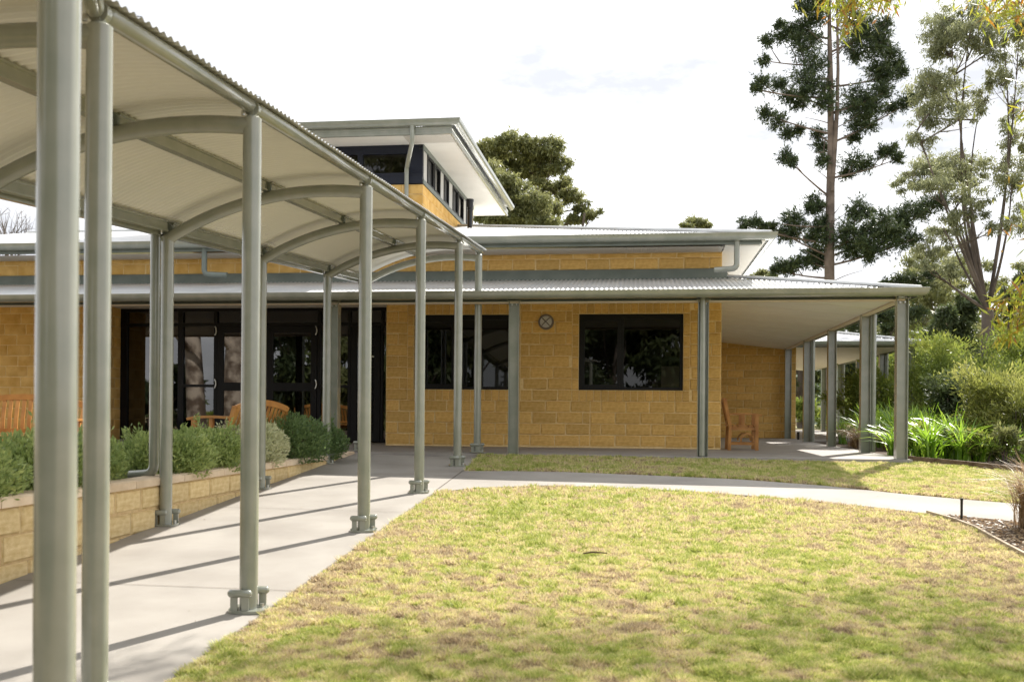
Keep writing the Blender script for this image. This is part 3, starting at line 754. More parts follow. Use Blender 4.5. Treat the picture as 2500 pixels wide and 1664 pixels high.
# the walkway turns a little towards the right behind the last post: one more post there
bend = Vector((-1.30, 2.84, 0)); bd = (Vector((rline(4.45).x, 4.45, 0))-bend).normalized(); bn = Vector((-bd.y, bd.x, 0))
post(bend.x, bend.y, topz(2.84), walk)
m = MB(); pts = []
for k in range(15):
    t = k/14; a = bend+bn*WID*(1-t); pts.append((a.x, a.y, topz(2.84)+arch_dz(t*WID)))
m.tube(pts, .055, 16); m.build('arch', 'paint', walk, smooth=40)
post(pts[0][0], pts[0][1], pts[0][2]+.03, walk, right=False)
# edge tubes and middle purlins, bay by bay
def bays(t, dz, r=.045, name='edge_tube', gap=.05, prof=None):
    ys = RPOST
    for i in range(len(ys)-1):
        y0, y1 = ys[i]+gap, ys[i+1]-gap
        a, b = across(t, y0), across(t, y1); za, zb = topz(y0)+dz, topz(y1)+dz
        m = MB()
        if prof is None:
            m.tube([(a.x, a.y, za), (a.x+CDX*.015, a.y+CDY*.015, za), (b.x-CDX*.015, b.y-CDY*.015, zb), (b.x, b.y, zb)], [r*.8, r, r, r*.8], 18)
            m.build(name, 'paint', walk, smooth=40)
        else:
            ux, uy = math.cos(CA), -math.sin(CA)
            vs = [(a.x+ux*q[0], a.y+uy*q[0], za+q[1]) for q in prof]+[(b.x+ux*q[0], b.y+uy*q[0], zb+q[1]) for q in prof]; c = len(prof)
            m.add(vs, [(k, (k+1) % c, c+(k+1) % c, c+k) for k in range(c)]+[tuple(range(c)), tuple(range(2*c-1, c-1, -1))]); m.build(name, 'paint', walk)
bays(1, .06)
chan = [(-.035, -.05), (.035, -.05), (.035, -.035), (.022, -.030), (.022, .030), (.035, .035), (.035, .05), (-.035, .05), (-.035, .035), (-.022, .030), (-.022, -.030), (-.035, -.035)]
bays(.5, arch_dz(WID*.5)+.108, name='purlin', prof=chan)
bays(0.0, arch_dz(0)+.11, name='purlin', prof=chan)
# the short end piece of the edge tube past the last post
a = across(1, 15.65); b = across(1, 15.9); m = MB(); m.tube([(a.x, a.y, topz(15.65)+.06), (b.x, b.y, topz(15.9)+.06), (b.x+.005, b.y+.03, topz(15.9)+.06)], [.045, .045, .02], 16); m.build('edge_tube', 'paint', walk, smooth=40)
# from the bend forward
m = MB(); a = rline(4.40); m.tube([(a.x, a.y, topz(4.40)+.06), (bend.x, bend.y, topz(2.84)+.06)], .045, 16); m.build('edge_tube', 'paint', walk, smooth=40)
# roof sheet: waves run across the walkway
def wsheet(name, y0, y1, off, material, base, dirv, perp, x0=-.13, x1=WID+.055, amp=.0085, step=7, dz=0):
    ln = y1-y0; n = int(ln/WAVE*step); rows = 15
    s = np.linspace(0, ln, n+1); x = np.linspace(x0, x1, rows)
    ang = (x-XA)/RR
    X = RR*np.sin(ang)+XA; Z = -.035-RR*(1-np.cos(ang))
    nx, nz = np.sin(ang), np.cos(ang)
    wv = amp*np.cos(2*np.pi*s/WAVE)
    V = np.zeros((n+1, rows, 3))
    for j in range(rows):
        xx = X[j]+(SH+off+wv)*nx[j]; zz = Z[j]+(SH+off+wv)*nz[j]
        px = base.x+dirv[0]*s-perp[0]*(WID-xx); py = base.y+dirv[1]*s-perp[1]*(WID-xx)
        V[:, j, 0] = px; V[:, j, 1] = py
        yr = base.y+dirv[1]*s
        V[:, j, 2] = -1.681+RS*yr+HP+E+zz+dz
    idx = np.arange((n+1)*rows).reshape(n+1, rows)
    F = np.stack([idx[:-1, :-1].ravel(), idx[1:, :-1].ravel(), idx[1:, 1:].ravel(), idx[:-1, 1:].ravel()], 1)
    o = np_mesh(name, V.reshape(-1, 3), F, material, parent=walk); o.data.shade_smooth(); return o
perp = (math.cos(CA), -math.sin(CA))
sheets = np.linspace(3.95, 15.93, 17)
for k in range(16):
    y0, y1 = sheets[k]-.02, sheets[k+1]+.02
    wsheet('roof_sheet', y0, y1, .003*(k % 2), 'roof_top', rline(y0), (CDX, CDY), perp)
    wsheet('roof_lining', y0, y1, -.007+.003*(k % 2), 'roof_under', rline(y0), (CDX, CDY), perp, x0=-.12, x1=WID-.03, amp=.0125)
pd = (-bd.x, -bd.y); bper = (-bn.x, -bn.y)
st = Vector((rline(4.3).x, 4.3, 0)); st2 = bend-bd*.5
for nm, off, mt in (('roof_sheet', .02, 'roof_top'), ('roof_lining', .010, 'roof_under')):
    wsheet(nm, 0, (st-st2).length, off, mt, st2, (bd.x, bd.y), bper)
# gutter along the left edge
gp = [(-.14, .03), (-.145, -.03), (-.12, -.075), (-.07, -.09), (-.02, -.09), (-.02, .0), (-.028, 0), (-.028, -.08), (-.07, -.08), (-.112, -.066), (-.134, -.028), (-.13, .03)]
y0, y1 = 4.1, 15.9; a, b = across(-.02, y0), across(-.02, y1); ux, uy = perp; m = MB(); c = len(gp)
g0 = arch_dz(0)+.12
vs = [(p.x+ux*q[0]+0*ux, p.y+uy*q[0], topz(yy)+g0+q[1]) for p, yy in ((a, y0), (b, y1)) for q in gp]
m.add(vs, [(k, (k+1) % c, c+(k+1) % c, c+k) for k in range(c)]+[tuple(range(c)), tuple(range(2*c-1, c-1, -1))]); m.build('eave_gutter', 'paint', walk, smooth=35)
dpx = across(-.05, 9.03)
pipe('downpipe', [(dpx.x-.06, dpx.y, topz(9.03)+g0-.05), (dpx.x-.06, dpx.y, E-.60), (dpx.x-.30, dpx.y+.05, E-.62)], .047, walk)

# ------------------------------------------------------------------ planter wall
ang = math.atan2(1, .133)
PL = root('retaining_wall', (planter_x(10), 10, gz(10)+E), 'low retaining wall of pale sandstone blocks along the left side of the ramp path', 'wall')
y0, y1 = 4.6, 15.25; L_ = (y1-y0)/math.sin(ang); topc = -.62
pw = Wall('block_wall', PL, Vector((planter_x(y0), y0, E)), ang, L_, gz(y0)-.3, topc-.075, mortar='pale_mortar', blocks=PBLK, bmat='pale_block', thick=.16)
z = topc-.075; k = 0
while z > gz(y0)-.1:
    z0 = z-.2; x = -.44*(.5 if k % 2 else 0)-.05
    while x < L_:
        l_ = .44*random.choice((1, .9, 1.1, 1)); xe = x+l_
        yg = y0+min(xe, L_)*math.sin(ang)
        if z > gz(yg-.3)-.0 and xe > .1: pw.block(max(x, 0), min(xe, L_), z0, z, .1)
        x = xe
    z = z0; k += 1
nblocks = len(pw.list); pw.emit(True)
x = 0; cm = []
while x < L_-.05:
    xe = min(x+.46, L_); mb = MB(); j = lambda: random.uniform(-.004, .004)
    c8 = [(x+.004, -.025+j(), topc-.075), (xe-.004, -.025+j(), topc-.075), (xe-.004, .18, topc-.075), (x+.004, .18, topc-.075),
          (x+.006, -.012+j(), topc+j()), (xe-.006, -.012+j(), topc+j()), (xe-.006, .18, topc+j()), (x+.006, .18, topc+j()),
          (x+.004, -.028, topc-.015), (xe-.004, -.028, topc-.015)]
    mb.add([pw.at(*q) for q in c8], [(0, 1, 9, 8), (8, 9, 5, 4), (4, 5, 6, 7), (0, 8, 4, 7, 3), (1, 2, 6, 5, 9), (2, 3, 7, 6), (0, 3, 2, 1)])
    mb.build('cap_stone', 'cap_stone', PL); x = xe
# soil behind it, up to the verandah
m = MB(); zz = E-.70
m.add([(planter_x(4.6)-.15, 4.6, zz), (planter_x(15.25)-.15, 15.25, zz), (-2.6, 15.8, zz), (-9.2, 16.2, zz), (-12, 4.6, zz)], [(0, 1, 2, 3, 4)])
tag(m.build('garden_bed', 'soil'), kind='structure')

# ------------------------------------------------------------------ foliage
def leaves(C, size, aspect=.35, up=0., droop=0., tint=None, fold=True, rs=None, dirs=None, spread=1.):
    """C centres (n,3) -> diamond leaves: (V, F, T). up: bias of the leaf direction upwards (or down when negative)"""
    n = len(C); r = rs or rng
    d = r.normal(size=(n, 3))*spread
    if dirs is not None: d = d*.6+dirs
    d[:, 2] += up*1.5-droop*1.5; d /= np.linalg.norm(d, axis=1)[:, None]+1e-9
    s = r.normal(size=(n, 3)); s -= (s*d).sum(1)[:, None]*d; s /= np.linalg.norm(s, axis=1)[:, None]+1e-9
    ln = (size*r.uniform(.65, 1.3, n))[:, None]; wd = ln*aspect
    V = np.stack([C, C+d*ln*.45+s*wd*.5, C+d*ln, C+d*ln*.45-s*wd*.5], 1).reshape(-1, 3)
    F = np.arange(n*4).reshape(n, 4)
    T = r.random(n) if tint is None else np.clip(tint+r.normal(0, .13, n), 0, 1)
    return V, F, np.repeat(T, 4)
def cat(parts):
    V = []; F = []; T = []; o = 0
    for v, f, t in parts: V.append(v); F.append(f+o); T.append(t); o += len(v)
    return np.concatenate(V), np.concatenate(F), np.concatenate(T)
def blob(c, r, n, shell=.55, rs=None):
    """n points in an ellipsoid, more of them towards its surface"""
    q = (rs or rng).normal(size=(n, 3)); q /= np.linalg.norm(q, axis=1)[:, None]
    k = shell+(1-shell)*(rs or rng).random(n); k = np.where((rs or rng).random(n) < .25, k*(rs or rng).random(n), k)
    return np.array(c)+q*k[:, None]*np.array(r)
def sprigs(c, r, n, k=None, up=.25, hang=.0, sg=.19):
    """leaves gathered in loose sprigs through an ellipsoid, thinning outwards: no hard outline"""
    c = np.array(c, float); r = np.array(r, float); k = k or max(6, int(n/95))
    q = rng.normal(size=(k, 3)); q /= np.linalg.norm(q, axis=1)[:, None]; q *= (rng.random(k)**.45)[:, None]; q[:, 2] = q[:, 2]*.9+up*rng.random(k)
    cc = c+q*r; wt = rng.uniform(.4, 1.5, k); idx = rng.choice(k, n, p=wt/wt.sum()); sz = rng.uniform(.6, 1.25, k)*sg
    d = rng.normal(size=(n, 3))*(r*sz[idx][:, None]); d[:, 2] = d[:, 2]*.8-hang*np.abs(rng.normal(size=n))*r[2]*.5
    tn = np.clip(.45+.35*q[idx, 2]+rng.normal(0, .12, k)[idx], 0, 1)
    return cc[idx]+d, tn
def crown(parent, blobs, n_per_m2, size, material, aspect=.35, up=0, droop=0, name='crown', shell=.6):
    parts = []
    for c, r in blobs:
        r = np.array(r) if hasattr(r, '__len__') else np.array([r, r, r*.8]); n = max(int(n_per_m2*(r[0]*r[1]*12)), 40)
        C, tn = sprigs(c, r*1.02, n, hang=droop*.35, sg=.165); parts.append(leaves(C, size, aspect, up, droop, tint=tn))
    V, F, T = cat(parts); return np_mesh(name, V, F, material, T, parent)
def limb(m, p, q, r0, r1, bend=.12, seg=5, n=7, sag=0):
    p, q = Vector(p), Vector(q); L0 = (q-p).length; pts = []; o = Vector((random.uniform(-1, 1), random.uniform(-1, 1), random.uniform(-.5, .5)))*bend*L0
    for i in range(seg+1):
        t = i/seg; pts.append(p.lerp(q, t)+o*math.sin(t*math.pi)+Vector((0, 0, -sag*L0*math.sin(t*math.pi))))
    m.tube(pts, [lerp(r0, r1, i/seg) for i in range(seg+1)], n); return pts

# ---- hedge along the planter
hedge_spots = [(5.9, -4.20, .55, .42, 'leaf_hedge', 'round grey-green shrub at the left end of the planter, in front of the slatted bench'),
               (6.95, -4.00, .55, .44, 'leaf_hedge', 'grey-green shrub behind the nearest walkway posts in the planter'),
               (7.95, -3.82, .52, .50, 'leaf_hedge', 'light green shrub left of the down pipe in the planter'),
               (8.75, -3.85, .42, .44, 'leaf_hedge', 'low green shrub beside the down pipe elbow'),
               (10.0, -3.50, .50, .47, 'leaf_hedge', 'light green shrub right of the down pipe in the planter'),
               (10.9, -3.38, .50, .49, 'leaf_hedge', 'mid green shrub in front of the bench seen end-on'),
               (12.05, -3.15, .42, .56, 'leaf_cream', 'cream variegated shrub in the middle of the planter'),
               (13.1, -3.00, .60, .66, 'leaf_hedge_deep', 'largest deep green shrub towards the entry end of the planter'),
               (14.2, -2.85, .50, .52, 'leaf_hedge_deep', 'deep green shrub at the entry end of the planter')]
for i, (y, x, r, h, mt, lab) in enumerate(hedge_spots):
    h0 = E-.70; t = root('shrub', (x, y, h0), lab, 'shrub', 'shrubs in the planter beside the ramp')
    C = blob((x, y, h0+h*.42), (r*1.05, r*1.15, h*.60), 11000, .5)
    C[:, 2] = np.maximum(C[:, 2], h0+.02)
    # twiggy spires
    k = 26; base = blob((x, y, h0+h*.55), (r*.95, r, h*.42), k, .7)
    sp = []
    for q in base:
        hh = rng.uniform(.07, .20); tt = rng.random((42, 1))
        dv = np.array([(q[0]-x)*.5, (q[1]-y)*.5, .9]); dv /= np.linalg.norm(dv)
        sp.append(q+dv*tt*hh+rng.normal(0, .018, (42, 3)))
    C = np.concatenate([C]+sp)
    out = C-np.array([x, y, h0+h*.1]); out /= np.linalg.norm(out, axis=1)[:, None]
    tint = .25+.5*vnoise(C[:, 0]+C[:, 2], C[:, 1]-C[:, 2], .16, 3)
    V, F, T = leaves(C, .046, .42, tint=tint, dirs=out+np.array([0, 0, .6]))
    np_mesh('foliage', V, F, mt, T, t)
    m = MB()
    for k in range(14):
        a = random.uniform(0, 6.28); rr = random.uniform(.3, .8)
        limb(m, (x+random.uniform(-.1, .1), y+random.uniform(-.1, .1), h0-.02), (x+r*rr*math.cos(a), y+r*rr*math.sin(a), h0+h*random.uniform(.6, .95)), .009, .003, .1, 3, 5)
    m.build('stem', 'twig', t)

# ------------------------------------------------------------------ timber seats
def seat(name, loc, rz, width, label, curved=True, group=None, back_h=.92, cat_='bench'):
    """slatted timber seat; local x along the seat, -y is the sitter's front"""
    t = root(name, loc, label, cat_, group); R_ = Matrix.Rotation(rz, 3, 'Z'); o = Vector(loc)
    fn = lambda x, y, z: o+R_ @ Vector((x, y, z))
    hw = width/2
    def bar(nm, x0, x1, y0, y1, z0, z1, par=t):
        m = MB(); m.box(x0, x1, y0, y1, z0, z1, fn); return m.build(nm, 'timber', par)
    def beam(nm, pts, w_, h_, par=t):
        """a sawn member swept along pts in the local frame"""
        m = MB(); vs = []
        for i, p in enumerate(pts):
            p = Vector(p); d = (Vector(pts[min(i+1, len(pts)-1)])-Vector(pts[max(i-1, 0)])).normalized()
            s = Vector((0, 1, 0)) if abs(d.y) < .8 else Vector((1, 0, 0)); s = (s-d*s.dot(d)).normalized(); q = d.cross(s)
            vs += [fn(*(p+s*w_/2*a+q*h_/2*b)) for a, b in ((-1, -1), (1, -1), (1, 1), (-1, 1))]
        n = len(pts); fs = [(i*4+k, i*4+(k+1) % 4, (i+1)*4+(k+1) % 4, (i+1)*4+k) for i in range(n-1) for k in range(4)]+[(0, 1, 2, 3), (n*4-1, n*4-2, n*4-3, n*4-4)]
        m.add(vs, fs); return m.build(nm, 'timber', par)
    lean = .10; sh = .43
    for s in (-1, 1):
        x = s*(hw-.03)
        bar('front_leg', x-.03, x+.03, -.27, -.21, 0, .63)
        beam('back_leg', [(x, .24, 0), (x, .22, sh), (x, .22+lean, back_h-.06)], .055, .06)
        beam('armrest', [(x, .27, .645), (x, 0, .655), (x, -.2, .65), (x, -.33, .625)], .075, .03)
        bar('stretcher', x-.018, x+.018, -.21, .21, .10, .14); bar('seat_rail', x-.018, x+.018, -.21, .21, sh-.07, sh-.01)
        bar('arm_support', x-.02, x+.02, -.03, .02, sh-.01, .64)
        m = beam('brace', [(x, -.19, .16)]+[(x, -.08-.12*math.cos(q), .17+.13*math.sin(q)) for q in (0.2, .7, 1.2, 1.57, 1.9, 2.4, 2.9)]+[(x, .03, .16)], .03, .035) if not curved else None
    for k in range(6):
        y = -.26+k*.092; bar('seat_slat', -hw, hw, y, y+.072, sh, sh+.022)
    bar('front_apron', -hw+.06, hw-.06, -.265, -.24, sh-.09, sh); bar('lower_rail', -hw+.06, hw-.06, .235, .26, sh+.05, sh+.10)
    rise = (.13 if back_h > .9 else .09) if curved else .02
    prof = lambda x: back_h-.10+rise*math.cos(x/hw*math.pi/2)**.8 if abs(x) < hw else back_h-.10
    beam('top_rail', [(x, .22+lean, prof(x)) for x in [(-hw+.03)+(width-.06)*i/14 for i in range(15)]], .035, .075)
    n = int((width-.16)/.078)
    for k in range(n):
        x = -hw+.09+(width-.18)*k/(n-1); zt = prof(x)-.03
        beam('back_slat', [(x, .245, sh+.08), (x, .22+lean*.45, (sh+zt)/2), (x, .22+lean, zt)], .014, .048)
    return t
seat('garden_bench', (-6.45, 12.9, E-.80), math.radians(4), 1.7, 'curved-back slatted timber garden bench at the far left behind the planter', True)
seat('timber_bench', (-3.42, 12.5, E-.74), math.radians(-107), 1.25, 'slatted timber bench seen end-on behind the planter before the entry doors', True, back_h=.84)
seat('armchair', tuple(B(.42, .72, -.655)), math.radians(90)-TH, .64, 'small timber armchair against the wing wall under the right verandah', False, cat_='chair', back_h=.98)
# black pot near the entry
pp = B(-10.5, .35, FL); m = MB()
m.tube([(pp.x, pp.y, pp.z), (pp.x, pp.y, pp.z+.38), (pp.x, pp.y, pp.z+.42)], [.15, .22, .235], 20); tag(m.build('plant_pot', 'black', smooth=40), 'black round pot in the shade beside the entry glazing', 'pot')

# ------------------------------------------------------------------ edgings
def edging(name, pts, label, h=.10, w_=.05, material='edging_timber', plank=1.6, lift=.05, group=None):
    t = root(name, tuple(pts[0]), label, 'edging', group)
    for p, q in zip(pts[:-1], pts[1:]):
        d = (q-p); d.z = 0; ln = d.length; d.normalize(); s = Vector((-d.y, d.x, 0))*w_
        m = MB(); e = d*.004
        lo = [p+e, q-e, q-e+s, p+e+s]
        m.add([Vector((v.x, v.y, v.z-.1)) for v in lo]+[Vector((v.x, v.y, v.z+lift)) for v in lo], [(0, 1, 5, 4), (1, 2, 6, 5), (2, 3, 7, 6), (3, 0, 4, 7), (4, 5, 6, 7)])
        m.build('board', material, t)
    return t
e1 = [G(x, y) for x, y in ((2087, 1061), (2150, 1067), (2220, 1074), (2300, 1083), (2370, 1091), (2480, 1104))]
edging('timber_edging', e1, 'dark sleeper edging between the upper lawn and the leafy bed', lift=.085)
e2 = [G(x, y) for x, y in ((2130, 1181), (2190, 1198), (2240, 1217), (2280, 1240), (2320, 1262), (2362, 1284), (2440, 1330), (2600, 1440))]
edging('curved_edging', e2, 'thin pale timber edging curving round the lawn at the lower right', w_=.025, material='pale_timber', lift=.035)
# mulch bed between the curved edging and the side path
mp_ = [e2[0]]+e2[1:]+[G(2720, 1262), G(2600, 1243), G(2400, 1209), G(2300, 1197)]
sheet('mulch_bed', mp_, 'soil', -.002, drop=.05)
def chips(name, poly, n, size):
    xs = [p.x for p in poly]; ys = [p.y for p in poly]; C = []
    def inside(x, y):
        c = False; j = len(poly)-1
        for i in range(len(poly)):
            if (ys[i] > y) != (ys[j] > y) and x < (xs[j]-xs[i])*(y-ys[i])/(ys[j]-ys[i])+xs[i]: c = not c
            j = i
        return c
    while len(C) < n:
        x, y = random.uniform(min(xs), max(xs)), random.uniform(min(ys), max(ys))
        if inside(x, y): C.append((x, y, gz(y)+E+.012))
    C = np.array(C); V, F, T = leaves(C, size, .5, spread=1); 
    V[:, 2] = C.repeat(4, 0)[:, 2]+(V[:, 2]-C.repeat(4, 0)[:, 2])*.35
    return np_mesh(name, V, F, 'leaf_dry', T, kind='stuff')
chips('bark_mulch', mp_, 4200, .05)
for (px, py, h, lab) in ((2212, 1194, .21, 'black garden stake in the mulch beside the side path'), ):
    p = G(px, py); m = MB(); m.tube([(p.x, p.y, p.z-.02), (p.x, p.y, p.z+h*.85), (p.x, p.y, p.z+h)], [.013, .013, .018], 8); tag(m.build('garden_stake', 'black', smooth=50), lab, 'stake')
p = B(2.62, 8.6, -.655); m = MB(); m.tube([(p.x, p.y, p.z), (p.x, p.y, p.z+.2)], [.03, .035], 8); tag(m.build('garden_stake', 'black', smooth=50), 'short black stake on the paving by the far verandah posts', 'stake')
p = G(1368, 1284, .02); m = MB(); m.tube([(p.x-.09, p.y, p.z+.02), (p.x-.02, p.y+.01, p.z+.03), (p.x+.1, p.y, p.z+.025)], [.006, .008, .005], 6); tag(m.build('stick', 'twig', smooth=60), 'short dead stick lying on the lawn', 'stick')
# planting bed on the right
bed = [B(2.62, -2.25, -.69), B(2.62, 8.0, -.69), B(12, 8.0, -.72), B(12, -3.4, -.75)]+[Vector((e.x, e.y+.05, e.z+.02)) for e in reversed(e1)]
m = MB(); m.add(bed, [tuple(range(len(bed)))]); tag(m.build('planting_bed', 'soil'), kind='structure')
# ------------------------------------------------------------------ strappy plants
def strap_mesh(seed, n=75, ln=.7, wd=.035, lean=.55):
    r = np.random.default_rng(seed); V = []; F = []; T = []
    for k in range(n):
        a = r.uniform(0, 6.283); l_ = ln*r.uniform(.6, 1.15); le = lean*r.uniform(.25, 1.3); b0 = np.array([r.normal(0, .05), r.normal(0, .05), 0])
        d = np.array([math.cos(a), math.sin(a), 0]); s = np.array([-d[1], d[0], 0]); tw = r.uniform(-.5, .5); s = s*math.cos(tw)+np.array([0, 0, 1])*math.sin(tw)
        o = len(V); seg = 5; tn = r.random()
        for i in range(seg+1):
            t = i/seg; h = l_*(t-.38*le*t*t*t*1.3); q = b0+d*l_*le*t*t+np.array([0, 0, h]); w2 = wd/2*(1-.85*t**2.2)
            V += [q-s*w2, q+s*w2]; T += [tn]*2
        for i in range(seg): F.append((o+2*i, o+2*i+1, o+2*i+3, o+2*i+2))
    return np.array(V), np.array(F), np.array(T)
def strap_plant(kind, mt, loc, s, rz, label, group, first={}):
    if kind not in first:
        seed, n, ln, wd, le = kind
        V, F, T = strap_mesh(seed, n, ln, wd, le); t = root('strappy_plant', (0, 0, 0), label, 'plant', group); np_mesh('blades', V, F, mt, T, t); first[kind] = t
    else:
        t = copy_tree(first[kind]); t['label'] = label; t['group'] = group
    t.location = loc; t.scale = (s, s, s); t.rotation_euler = (0, 0, rz)
    return t
spots = []
r2 = random.Random(5)
G1 = 'bright strappy plants in the right garden bed'
LB = 'bright green strappy clump in the bed right of the corner verandah post'
for row, (bb, a0, a1, st) in enumerate(((-1.85, 2.95, 8.2, .42), (-1.35, 2.85, 8.6, .45), (-.75, 2.8, 8.8, .5), (-.1, 3.0, 9, .6))):
    a = a0
    while a < a1:
        spots.append((a+r2.uniform(-.1, .1), bb-(a-2.9)*.11*(row < 2)+r2.uniform(-.12, .12), r2.choice((.55, .7, .85, .95, 1.1, 1.2))*(1+.08*row), row)); a += st
ORD = 'first second third fourth fifth sixth seventh eighth ninth tenth eleventh twelfth thirteenth fourteenth fifteenth sixteenth seventeenth eighteenth nineteenth twentieth'.split()
ORD += ['twenty-'+o for o in ORD[:9]]+['thirtieth']+['thirty-'+o for o in ORD[:9]]
cnt = {}
for a, b, s, row in spots:
    cnt[row] = cnt.get(row, -1)+1
    lb = 'bright green strappy clump, %s from the corner post in the %s' % (ORD[cnt[row]], ('row along the timber edging', 'second row of the bed', 'third row of the bed', 'back row of the bed')[row])
    strap_plant((r2.choice((1, 2, 3, 4, 5)), 64, .66, .030, .85), 'leaf_strap', B(a, b, -.70), s, r2.uniform(0, 6.28), lb, G1)
G2 = 'strappy plants between the two verandahs'
LB2 = 'green strappy clump between the wing posts and the far verandah'
sp2 = sorted((r2.uniform(.8, 7.6), r2.uniform(2.95, 5.4)) for _ in range(34)); sp2 = [q for q in sp2 if not (q[1] < 3.3 and 1.5 < q[0] < 5.2)]
for i, (b, a) in enumerate(sp2):
    strap_plant((r2.choice((11, 12)), 85, .78, .03, .6), 'leaf_strap', B(a, b, -.69), r2.uniform(.9, 1.35), r2.uniform(0, 6.28), 'green strappy clump, %s going back from the corner between the two verandahs' % ORD[i], G2)
for i, (a, b, s) in enumerate(((2.95, 2.2, .9), (3.05, 3.0, .95), (3.1, 3.9, .9), (3.2, 4.7, .8), (3.4, 2.6, .8))):
    strap_plant((21, 120, .75, .014, .95), 'leaf_dry', B(a, b, -.69), s, i*1.3, 'dried brown drooping clump, %s going back along the wing path' % ORD[i], 'dry clumps beside the wing')
# fine brown-green tussock at the right edge, close
for i, (px, py, s) in enumerate(((2378, 1215, 1.25), (2440, 1225, 1.3))):
    p = G(px, py); strap_plant((31, 520, .62, .006, .75), 'leaf_dry', p, s, i*2., ('fine brown tussock at the right edge beside the side path', 'second fine tussock at the right edge, partly outside the picture')[i], 'fine tussocks by the side path')

# ------------------------------------------------------------------ bushes
def bush(name, c, r, n, size, mt, label, group=None, aspect=.35, blobs=7, stems=8, up=.3, cat_='bush', seed=0, zb=None):
    """c: centre of the base; r: half width, half depth, height"""
    rr = random.Random(seed+int(c[0]*10)); t = root(name, c, label, cat_, group); parts = []
    bl = []
    for k in range(blobs):
        a = rr.uniform(0, 6.28); q = rr.uniform(.0, .62); h = rr.uniform(.28, .8)
        bl.append(((c[0]+r[0]*q*math.cos(a), c[1]+r[1]*q*math.sin(a), c[2]+r[2]*h), (r[0]*rr.uniform(.35, .55), r[1]*rr.uniform(.35, .55), r[2]*rr.uniform(.18, .32))))
    for bc, br in bl:
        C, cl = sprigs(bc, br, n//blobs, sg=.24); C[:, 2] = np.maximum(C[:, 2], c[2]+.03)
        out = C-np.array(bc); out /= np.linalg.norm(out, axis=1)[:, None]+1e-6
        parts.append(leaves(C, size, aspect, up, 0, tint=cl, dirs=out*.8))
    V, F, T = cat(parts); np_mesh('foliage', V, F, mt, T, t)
    m = MB()
    for k in range(stems):
        bc, br = bl[k % blobs]; limb(m, (c[0]+rr.uniform(-.1, .1)*r[0], c[1]+rr.uniform(-.1, .1)*r[1], c[2]-.05), bc, .018*r[2]+.006, .006, .08, 4, 6)
    m.build('stem', 'bark_gum', t, smooth=60); return t
def at(px, py, y): return tuple(P(px, py, y))
def gbase(px, y): 
    tx, _ = sight(px, 1000); return (tx*y, y, ground_z(tx*y, y)+E)
bush('feathery_bush', gbase(2150, 24), (1.0, 1.0, 2.7), 15000, .10, 'leaf_bush', 'feathery yellow-green bush right behind the corner verandah post', aspect=.22, blobs=14)
bush('flowering_shrub', gbase(2262, 16.8), (.95, .8, 1.55), 9000, .09, 'leaf_gum_bright', 'open leafy shrub with pale stems standing in the strappy bed', aspect=.25, blobs=12, stems=14)
bush('flowering_shrub', gbase(2352, 16.2), (.8, .7, 1.35), 8000, .10, 'leaf_gum_bright', 'grey-green long leaved shrub at the right edge behind the strappy bed', aspect=.16, blobs=10, stems=10)
bush('round_bush', gbase(2010, 27.5), (1.5, 1.2, 1.9), 9000, .11, 'leaf_bush', 'green bush seen between the far verandah posts', blobs=10)
bush('round_bush', gbase(2215, 28), (2.0, 1.6, 2.6), 14000, .12, 'leaf_dark', 'broad dark bush below the tall multi-stemmed gum', blobs=12)
bush('round_bush', gbase(2340, 26), (2.0, 1.6, 3.2), 15000, .12, 'leaf_bush', 'green bush at the right edge behind the shrubs', blobs=12)
bush('round_bush', gbase(2090, 30), (1.6, 1.6, 2.9), 11000, .12, 'leaf_bush', 'light green bush beyond the far verandah corner', blobs=10)

for i, (px, py, w_, h, mt, lab) in enumerate(((2140, 1052, .30, .50, 'leaf_bush', 'small yellow-green leafy plant nearest the corner post'), (2200, 1056, .26, .42, 'leaf_dark', 'small dark leafy plant behind the timber edging'),
        (2262, 1064, .36, .62, 'leaf_gum_bright', 'twiggy leafy plant with pale stems in the front of the strappy bed'), (2310, 1070, .34, .50, 'leaf_bush', 'low leafy plant near the right edge of the strappy bed'),
        (2350, 1072, .36, .60, 'leaf_gum', 'grey-green leafy plant at the right end of the timber edging'))):
    p = G(px, py); bush('small_plant', (p.x, p.y+.45, p.z), (w_, w_, h), 1500, .07, mt, lab, blobs=6, stems=7)
bush('mixed_shrub', gbase(2205, 19.5), (.9, .8, 1.5), 7000, .10, 'leaf_dark', 'dark green shrub behind the strappy bed next to the feathery bush', blobs=10)
bush('mixed_shrub', gbase(2300, 20.5), (1.2, .9, 1.9), 9000, .11, 'leaf_bush', 'yellow-green shrub between the two long leaved ones', blobs=11)
